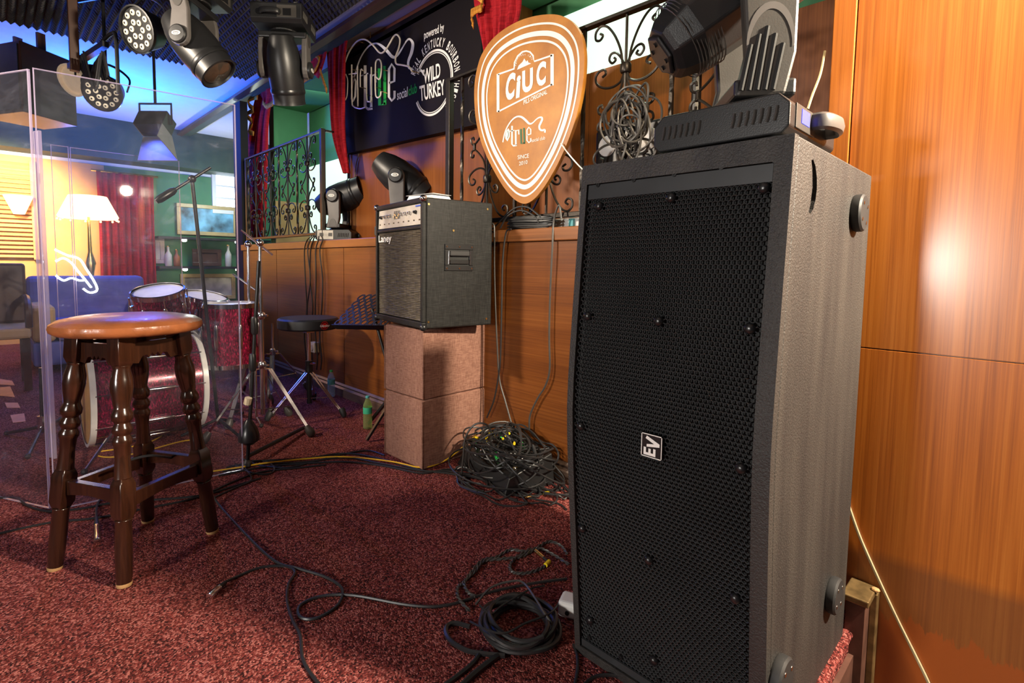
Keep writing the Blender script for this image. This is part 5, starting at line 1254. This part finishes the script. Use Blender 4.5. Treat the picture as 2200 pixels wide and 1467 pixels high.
for i, (px_, z, h_) in enumerate(((362, shz[1], .26), (376, shz[1], .22), (484, shz[1], .30))):
    q = Xp(px_, 560, LX+.15); t = thing('liquor_bottle', ['tall pale bottle at the left end of the lower lounge shelf', 'amber bottle second from the left on the lower lounge shelf', 'slim pale bottle at the right of the lower lounge shelf'][i], 'bottle', (LX+.15, q[1]+.02*i, z+.001), 0, 'bottles on the lounge shelves')
    MB().lathe([(.035, 0), (.04, .01), (.04, h_*.55), (.014, h_*.75), (.014, h_*.95)], 14).build('bottle_body', ['pale_panel', 'leather', 'pale_panel'][i], t, smooth=True); MB().lathe([(.016, h_*.95), (.016, h_)], 10).build('cap', 'brass', t)
ya, yb = Xp(462, 420, LX)[1], Xp(503, 420, LX)[1]; za, zb = Xp(480, 452, LX)[2], Xp(480, 375, LX)[2]
W3 = struct('window_3', MB().bx(SXW, SXW+.01, ya, yb, za, zb), 'window_hot', label='dazzling white lounge window beside the iron railing')
for i in range(1, 3): MB().bx(SXW+.0101, SXW+.03, ya, yb, za+(zb-za)*i/3-.012, za+(zb-za)*i/3+.012).build('glazing_bar', 'white_paint', W3)
for q in ((ya-.05, yb+.05, za-.05, za), (ya-.05, yb+.05, zb, zb+.05), (ya-.05, ya, za, zb), (yb, yb+.05, za, zb)): MB().bx(SXW, SXW+.04, *q).build('window_frame', 'white_paint', W3)
# ------------------------------------------------------------------ cables
def cable(label, pts, r=.0038, mat='cable_black', name='cable', k=6, group=None, n=6):
    m_ = MB().tube(spl(pts, k), r, n)
    return m_.build(name, mat, smooth=True, label=label, cat='cable', group=group)
def fl_(ps, r=.0042, dz=0): return [Zp(x, y, r+dz) for x, y in ps]
G = 'loose black stage cables'
cable('black cable running from the left picture edge under the clear screen', fl_([(-20,1071),(34,1069),(59,1086),(105,1098),(177,1092),(252,1079),(421,1066),(500,1045),(560,1027)]), .0045, group=G)
cable('black cable crossing the carpet under the bar stool to the left edge', fl_([(-20,1150),(105,1123),(202,1113),(303,1094),(421,1069),(500,1035),(560,1014),(640,1005),(700,998)]), .0042, group=G)
P = [Zp(250, 1000, .30), Zp(290, 985, .305), Zp(336, 979, .305), Zp(404, 995, .20), Zp(440, 1035, .09)]+fl_([(471,1085),(530,1150),(590,1205),(640,1221),(700,1240),(735,1265),(725,1300),(680,1328),(645,1325),(645,1300),(690,1281),(760,1279),(880,1300),(960,1300),(1060,1270),(1150,1252),(1218,1243)])
cable('long black cable hanging off the stool rail and looping across the carpet', P, .0042, group=G)
xl = Zp(470, 1266, .011)
cable('black microphone cable ending in a silver plug in front of the stool', [Zp(484, 1250, .010)]+fl_([(510,1238),(560,1219),(612,1216),(634,1228),(620,1255),(617,1290),(628,1330),(645,1365),(652,1420),(690,1475),(730,1510)]), .0042, group=G)
def plug(label, a, b_, r=.0105, mat='chrome', name='cable_plug'):
    a, b_ = np.array(a), np.array(b_); d = nrm(b_-a); L = np.linalg.norm(b_-a)
    t = thing(name, label, 'plug', a); 
    MB().lathe([(r*.85, 0), (r, .001), (r, L*.45), (r*.9, L*.47), (r*.9, L*.62)], 14, (0,0,0), d).build('metal_shell', mat, t, smooth=True)
    MB().lathe([(r*.8, L*.62), (r*.7, L*.8), (r*.45, L)], 12, (0,0,0), d).build('strain_relief', 'black_rubber', t, smooth=True)
plug('silver microphone plug lying on the carpet in front of the stool', Zp(449, 1282, .0115), Zp(484, 1251, .0115))
plug('silver microphone plug lying between the stool legs', Zp(209, 1162, .0115), Zp(207, 1112, .0115))
cable('short black cable leading to the plug between the stool legs', fl_([(207,1113),(207,1095),(212,1078),(230,1060),(262,1048)]), .0042, group=G)
cable('yellow cable coiling behind the stool legs', [Zp(318, 800, .25), Zp(336, 850, .12)]+fl_([(362,885),(372,900),(360,925),(325,948),(270,962),(215,970),(208,978),(240,982),(300,972),(390,948),(430,945)]), .0036, 'cable_yellow')
yl = [(452,1013),(520,1003),(560,996),(650,986),(740,981),(840,991),(905,1004),(950,992)]
cable('yellow cable running along the black cable bundle to the tangle', fl_(yl, .0036, .006)+[Zp(985, 968, .05), Zp(1010, 945, .10), Zp(1035, 925, .13)], .0036, 'cable_yellow')
for i, lab in enumerate(('first strand of the black cable bundle nearest the bar stool', 'second strand of the black bundle beneath the yellow cable', 'third strand of the black bundle passing the linen cubes', 'topmost strand of the black bundle beside the panelled ledge')):
    pts = [(470+8*i, 1022-9*i), (560, 1004-7*i), (650, 996-8*i+6*math.sin(i)), (740, 992-9*i), (820, 1000-7*i+(3 if i % 2 else 0)), (905, 1016-5*i if i < 2 else 1016-3*i), (960, 1008+4*i), (1010, 1010+8*i)]
    if i == 3: pts = [(520, 985), (560, 1000), (620, 1004), (680, 990), (740, 975), (790, 968), (826, 978)]
    cable(lab, fl_(pts, .0045), .0045, group=G)
cable('black cable loop on the carpet beside the microphone stand foot', fl_([(505,1000),(540,1015),(575,1018),(590,1008),(575,992),(545,990),(525,1000),(540,1030),(500,1050),(440,1078)], .0042), .0042, group=G)
# hanging cables on the panelled ledge
CY = WB-.022
V1 = [(1058,480),(1062,491),(1062,562),(1064,647),(1068,739),(1073,814),(1086,863),(1105,931)]
V2 = [(1098,492),(1087,501),(1080,562),(1078,647),(1076,739),(1073,792),(1062,856),(1046,897)]
V3 = [(1206,470),(1201,441),(1190,473),(1187,526),(1182,633),(1180,721),(1181,792),(1172,828),(1155,856),(1139,892),(1137,923)]
cable('grey cable hanging down the panelling right of the amplifier', [Yp(x, y, CY) for x, y in V1], .0042, 'cable_grey', group='cables hanging from the ledge')
cable('dark cable crossing behind the grey one towards the linen cubes', [Yp(x, y, CY-.012) for x, y in V2], .0042, 'cable_black', group='cables hanging from the ledge')
cable('dark cable looped over the railing foot beside the big loudspeaker', [Yp(x, y, CY if y > 480 else CY+.012) for x, y in V3], .0045, 'cable_grey', group='cables hanging from the ledge')
for i, (x, lab) in enumerate(((656, 'leftmost black cable of the bunch hanging behind the drum stool'), (663, 'second black cable of the bunch hanging behind the drum stool'), (669, 'third black cable of the bunch hanging behind the drum stool'), (680, 'fourth black cable of the bunch hanging behind the drum stool'), (689, 'rightmost black cable of the bunch hanging behind the drum stool'))):
    pts = [(x+14-3*i, 507), (x+4, 516), (x-2, 540), (x+4*math.sin(i*2), 600), (x+3*math.cos(i*3), 660), (x-2, 720), (x+2, 770), (x, 794)]
    cable(lab, [Yp(a, b_, WB-.024-.006*(i % 2)) for a, b_ in pts], .005, group='cables hanging from the ledge')
# white cords
cable('white cord hanging down the orange wood wall', [Yp(x, y, WR-.006) for x, y in [(1815,1060),(1828,1100),(1850,1160),(1890,1250),(1930,1335),(1965,1405),(1995,1467),(2020,1530)]], .0042, 'cable_white')
cable('thin white wire between the plectrum sign and the big loudspeaker', [Yp(x, y, 1.76) for x, y in [(1205,308),(1225,335),(1250,362),(1275,380)]], .0028, 'white_paint')
cable('thin cream wire on the wood pier under the black sign', [Yp(x, y, 2.052) for x, y in [(771,330),(765,355),(762,385),(760,420)]], .004, 'cable_white')
cable('thin cream wire beside the large moving head light', [Xp(x, y, -.4595) for x, y in [(1772,110),(1762,160),(1745,205),(1735,235)]], .0035, 'cable_white')

# stage box in the tangle
sbp = Zp(1082, 1018, 0); sbz = thing('stage_box', 'black stage box with chrome sockets buried under the cable tangle', 'stage box', (sbp[0], sbp[1], 0), math.radians(-12))
MB().add([(-.21, -.13, .002), (.21, -.13, .002), (.21, .13, .002), (-.21, .13, .002), (-.20, -.10, .07), (.20, -.10, .07), (.20, .12, .14), (-.20, .12, .14)], [(0,3,2,1), (4,5,6,7), (0,1,5,4), (1,2,6,5), (2,3,7,6), (3,0,4,7)]).build('housing', 'black_metal', sbz, bevel=.004)
sn = nrm(np.array([0, -.07, .22]))
for i in range(8):
    for j in range(2):
        c = np.array([-.165+.047*i, -.05+.11*j, .07+.07*(.05+.11*j)/.22+.001])
        so_ = MB().lathe([(.014, 0), (.014, .004), (.010, .004), (.010, .001)], 14, c, sn).build('socket', 'chrome', sbz, smooth=True)
        if (i*3+j) % 4 == 0: MB().lathe([(.008, .002), (.009, .03), (.006, .04)], 10, c, sn).build('plug_sleeve', 'green_sleeve', so_, smooth=True)
        elif (i+j) % 2 == 0: MB().lathe([(.008, .002), (.0085, .045), (.004, .06)], 10, c, sn).build('plug_body', 'black_rubber', so_, smooth=True)
rnd = random.Random(11)
tg = MB(); c0 = np.array([sbp[0]+.01, sbp[1]+.02, 0])
def clampz(p, r=.0045):
    p = np.array(p, float); p[1] = min(p[1], WB-.035); p[2] = max(p[2], r); return p
for i in range(34):
    R_ = rnd.uniform(.10, .215); e = rnd.uniform(.55, .95); ph = rnd.uniform(0, 6.28); tl = rnd.uniform(-.75, .75); az = rnd.uniform(0, 6.28); zc = rnd.uniform(.06, .19); off = np.array([rnd.uniform(-.10, .12), rnd.uniform(-.10, .06), 0])
    pts = []
    for j in range(22):
        a = ph+2*PI*j/16; rr = R_*(1+.10*math.sin(2*a+i)); x, y = rr*math.cos(a), rr*e*math.sin(a)
        p = rotz(az) @ (rotx(tl) @ np.array([x, y, 0])); q = c0+off+p*[1.05, .8, 1]+[0, 0, zc]
        # drape over the box
        lim = .16+.11*max(0, 1-np.linalg.norm((q-c0)[:2])/.2); q[2] = min(q[2], lim+.012*math.sin(i*3+j)); pts.append(clampz(q))
    tg.tube(spl(pts, 3), .0040, 5)
tag(tg.build('cable_tangle', 'cable_black', smooth=True), 'heap of tangled black cables piled over the stage box', 'cables', kind='stuff')
tg = MB()
for i in range(12):
    ph = rnd.uniform(0, 6); ctr = np.array(Zp(1010+16*i, 1030+(i % 4)*10, 0)); R_ = rnd.uniform(.05, .15); pts = []
    for j in range(16):
        a = ph+j*.5; pts.append(clampz(ctr+np.array([R_*(1.3+.2*math.sin(j))*math.cos(a), R_*.6*math.sin(a), .006+.008*((i+j) % 3)])))
    tg.tube(spl(pts, 3), .0038, 5)
tag(tg.build('cable_tangle', 'cable_black', smooth=True), 'flat loops of black cable spread over the carpet before the heap', 'cables', kind='stuff')
loopp = [Zp(992, 1020, .006), Zp(995, 985, .10), Zp(1000, 940, .20), Zp(1020, 912, .26), Zp(1045, 912, .26), Zp(1056, 935, .2), Zp(1050, 965, .12)]
cable('single grey cable arching up over the left of the cable heap', loopp, .0042, 'cable_grey')
for i, (x, y, z, dx, dy) in enumerate(((1022,939,.15,7,3),(1034,938,.16,6,6),(1036,946,.15,7,-6),(1043,942,.15,6,-8),(1050,932,.17,6,-3),(1090,929,.20,8,4),(1044,947,.14,0,7),(1105,951,.18,0,5),(1080,943,.18,4,-4),(1178,1002,.02,4,8))):
    a, b_ = Zp(x, y, z), Zp(x+dx, y+dy, z+.004); MB().cyl(a, a+nrm(b_-a)*.022, .0055, n=10).build('cable_sleeve', 'yellow_sleeve', smooth=True, label='short yellow cable sleeve in the black cable heap', cat='cable sleeve', group='yellow sleeves in the cable heap')
plug('gold tipped jack plug on the carpet before the cable heap', Zp(1128, 1069, .007), Zp(1160, 1062, .007), .0045, 'brass', 'jack_plug')
MB().cyl(Zp(1166, 1060, .008), Zp(1180, 1058, .008), .0065, n=10).build('cable_sleeve', 'yellow_sleeve', smooth=True, label='single yellow sleeve right of the gold jack plug', cat='cable sleeve')
cable('black cable with gold jack curving round the front of the cable heap', [Zp(1160, 1062, .007)]+fl_([(1190,1055),(1215,1050)])+[], .004, group=G)
cable('black cable curving along the carpet in front of the cable heap', fl_([(1050,1030),(1065,1045),(1100,1062),(1150,1072),(1200,1082),(1217,1095)]), .004, group=G)
ad_ = Zp(990, 1030, 0); t = thing('adapter', 'pale grey oval adapter lying left of the cable heap', 'adapter', ad_); MB().sph((0, 0, .009), .022, 14, 8, (1.2, .7, .4)).build('shell', 'white_paint', t, smooth=True); MB().cyl((.02, 0, .009), (.04, .006, .008), .005, n=8).build('lead', 'cable_black', t)

# heavy coil in front of the big loudspeaker
cc_ = Zp(1108, 1356, 0); rx = np.linalg.norm(Zp(1198, 1356)-Zp(1018, 1356))/2
pts = []
for j in range(8*28):
    a = 2*PI*j/28; tr = j/28; rr = rx*(.86+.16*math.sin(tr*2.3+.4)*math.cos(a*.5+tr))
    pts.append(cc_+np.array([rr*math.cos(a)+.012*math.sin(tr*5), rr*.92*math.sin(a)+.010*math.cos(tr*4), .007+.0045*tr+.004*math.sin(3*a+tr)]))
tail = fl_([(1050,1404),(1000,1398),(965,1372),(958,1345),(975,1338),(1008,1346)], .007)
m_ = MB().tube(pts, .0062, 7)
m_.build('coiled_cable', 'cable_black', smooth=True, label='thick black cable coiled on the carpet beside the big loudspeaker', cat='cable')
cable('loose end of thick black cable looping left of the coil', fl_([(1085,1408),(1040,1404),(1000,1396),(966,1374),(958,1350),(975,1338),(1010,1346)], .007), .0062, name='cable', group=G)
cable('thin black cable arching over the cable coil', [Zp(1022, 1298, .03), Zp(1055, 1262, .05), Zp(1100, 1248, .06), Zp(1125, 1252, .06), Zp(1150, 1285, .06), Zp(1175, 1325, .05), Zp(1198, 1355, .02)], .003, 'cable_grey', group=G)
cable('thin black cable zigzagging inside the cable coil', [Zp(1030, 1300, .05), Zp(1055, 1318, .045), Zp(1080, 1300, .05), Zp(1140, 1265, .055), Zp(1170, 1258, .05)], .0026, group=G)
cable('thin black cable sagging across the front of the coil', [Zp(1010, 1335, .05), Zp(1045, 1352, .055), Zp(1085, 1360, .055), Zp(1130, 1338, .055), Zp(1180, 1318, .05), Zp(1205, 1290, .02)], .0028, group=G)
def braided(label, ps):
    P = spl(fl_(ps, .006), 8); m_ = MB(); n = len(P); vs = []
    for s_ in (0, PI):
        Q = []
        for i, p in enumerate(P):
            d = nrm(P[min(i+1, n-1)]-P[max(i-1, 0)]); x = nrm(np.cross(d, [0, 0, 1])); a = i*1.15+s_; Q.append(p+(x*math.cos(a)+np.array([0, 0, 1])*math.sin(a))*.0030)
        m_.tube(Q, .0028, 5)
    return m_.build('braided_cable', 'cable_grey', smooth=True, label=label, cat='cable', group='grey braided cables')
braided('grey braided cable arching left above the cable coil', [(1222,1212),(1190,1192),(1160,1178),(1130,1184),(1095,1181),(1065,1197),(1035,1204),(1010,1232),(995,1252),(983,1262),(985,1285),(1008,1312)])
braided('grey braided cable returning beside its twin above the coil', [(1218,1190),(1205,1172),(1180,1163),(1155,1175),(1120,1195),(1080,1200),(1040,1205),(1020,1228),(998,1250),(1005,1272),(1022,1282)])
braided('grey braided cable looping to a yellow sleeved plug', [(1140,1178),(1105,1200),(1095,1218),(1105,1230),(1135,1230),(1165,1219),(1174,1212)])
plug('copper coloured plug with black sleeve above the cable coil', Zp(1150, 1183, .008), Zp(1180, 1208, .008), .006, 'brass', 'jack_plug')
MB().cyl(Zp(1172, 1214, .009), Zp(1180, 1206, .009), .0072, n=10).build('cable_sleeve', 'yellow_sleeve', smooth=True, label='yellow sleeve at the end of the grey braided cable', cat='cable sleeve')
cable('black cable lying inside the coil bottom towards the front edge', fl_([(1035,1398),(1015,1425),(985,1450),(950,1475),(920,1495)], .006), .0055, group=G)
cable('thick black cable leaving the coil towards the picture bottom', fl_([(1070,1408),(1040,1430),(1010,1455),(980,1485)], .0075), .007, group=G)
cable('black cable dropping along the loudspeaker corner to the picture bottom', fl_([(1232,1384),(1240,1410),(1240,1440),(1234,1475)], .004), .0038, group=G)
cable('black cable curving under the loudspeaker front at the picture bottom', fl_([(1245,1480),(1275,1455),(1310,1450),(1345,1460),(1375,1490)], .004), .004, group=G)
wa = Zp(1222, 1335, 0); t = thing('power_adapter', 'white power adapter half hidden behind the loudspeaker corner', 'adapter', (wa[0]-.015, wa[1]+.02, 0), .4)
MB().bx(-.028, .028, -.02, .04, .001, .046).build('housing', 'white_paint', t, bevel=.01, seg=3); MB().cyl((0, -.0205, .02), (0, -.024, .02), .006, n=8).build('socket_hole', 'black_rubber', t)

# tangle hung on the railing, ledge clutter
tg = MB(); c0 = Yp(1352, 262, WB-.03)
for i in range(20):
    R_ = rnd.uniform(.05, .105); ph = rnd.uniform(0, 6); az = rnd.uniform(-.6, .6); tl = rnd.uniform(0, 3.1); off = np.array([rnd.uniform(-.04, .04), rnd.uniform(-.02, .01), rnd.uniform(-.05, .06)])
    pts = []
    for j in range(19):
        a = ph+2*PI*j/15; p = np.array([R_*1.0*math.cos(a), .020*math.sin(a*1.5+i), R_*(.75+.3*math.sin(i))*math.sin(a)]); p = roty(tl) @ p
        p = p+off
        if i > 13: p[2] -= .06*(1+math.sin(a)); p[0] *= .6
        pts.append(c0+p)
    tg.tube(spl(pts, 3), .0042, 5)
tag(tg.build('cable_bundle', 'cable_grey', smooth=True), 'tangled bundle of dark cable hung on the iron scroll', 'cables', kind='stuff')
tg = MB(); c0 = Zp(1120, 488, 1.124)
for i in range(14):
    R_ = rnd.uniform(.07, .10); pts = [(c0[0]+R_*1.5*math.cos(a)+rnd.uniform(-.01, .01), WB+.032+.03*math.sin(a)*(.3+.2*(i % 3))-.03, 1.126+.0035*i+.003*math.sin(2*a)) for a in np.linspace(0, 6.9, 20)]
    tg.tube(spl(pts, 2), .004, 5)
tag(tg.build('cable_coil', 'cable_black', smooth=True), 'flat coil of black cable lying on the ledge under the plectrum sign', 'cables', kind='stuff')
for i, (ps, lab) in enumerate((([(1058,492),(1080,470),(1105,448),(1130,444),(1150,456),(1165,472)], 'black cable arching over the railing foot from the ledge coil'), ([(1075,490),(1090,465),(1118,452),(1145,462),(1158,478)], 'second black cable arching beside the railing foot'))):
    cable(lab, [Yp(x, y, WB-.012-.006*i) for x, y in ps], .0042, group='cables hanging from the ledge')
wq = Zp(1198, 484, 1.124); t = thing('power_strip', 'white power strip lying on the ledge under the railing', 'power strip', (wq[0], WB+.10, 1.1245), 0)
MB().bx(-.13, .10, -.03, .03, 0, .04).build('housing', 'white_paint', t, bevel=.006)
for x in (-.09, -.04, .01, .06): MB().lathe([(.017, 0), (.017, .002), (.014, .002), (.013, .0005)], 14, (x, 0, .04)).build('outlet', 'pale_panel', t, smooth=True)
MB().bx(-.02, .005, -.044, -.0305, .002, .035).build('teal_plug', 'label_teal', t, bevel=.002)
# round lens blinder behind the scroll
bp_ = Yp(1345, 345, 1.955); t = thing('blinder_light', 'black panel of round white lamps standing behind the iron scroll', 'stage light', (bp_[0], 1.955, 1.1135))
zt3 = Yp(1345, 268, 1.955)[2]-1.1135
MB().bx(-.16, .17, 0, .05, 0, zt3).build('housing', 'black_plastic', t, bevel=.012)
for x in (-.095, .005, .105):
    for z in (zt3-.075, zt3-.19, zt3-.305):
        if z > .06: MB().lathe([(.044, 0), (.044, .004), (.036, .008), (.012, .010), (.001, .010)], 20, (x, -.0005, z), (0, -1, 0)).build('lamp', 'paper', t, smooth=True)
# dark fixture in front of the gallery window frame
bq = Yp(1492, 60, 2.20); t = thing('light_bar', 'dark stage light bar standing on the gallery panelling behind the railing', 'stage light', (bq[0], 2.20, 1.1135))
MB().bx(-.085, .13, -.03, .04, .0, .10).build('foot_plate', 'black_metal', t); MB().cyl((.02, 0, .10), (.02, 0, 1.0), .02, n=10).build('stem', 'black_metal', t)
for i in range(3):
    z = .78+.17*i; b_ = MB().bx(-.08, .12, -.06, .04, z, z+.155).build('lamp_module', 'grey_plastic', t, bevel=.015)
    MB().lathe([(.03, 0), (.03, .006), (.02, .008), (.018, .001)], 16, (.02, -.0605, z+.08), (0, -1, 0)).build('module_lens', 'black_gloss', b_, smooth=True)
    for k in range(6): MB().bx(.125, .127, -.05+.014*k, -.043+.014*k, z+.03, z+.12).build('cooling_fin', 'black_plastic', b_)
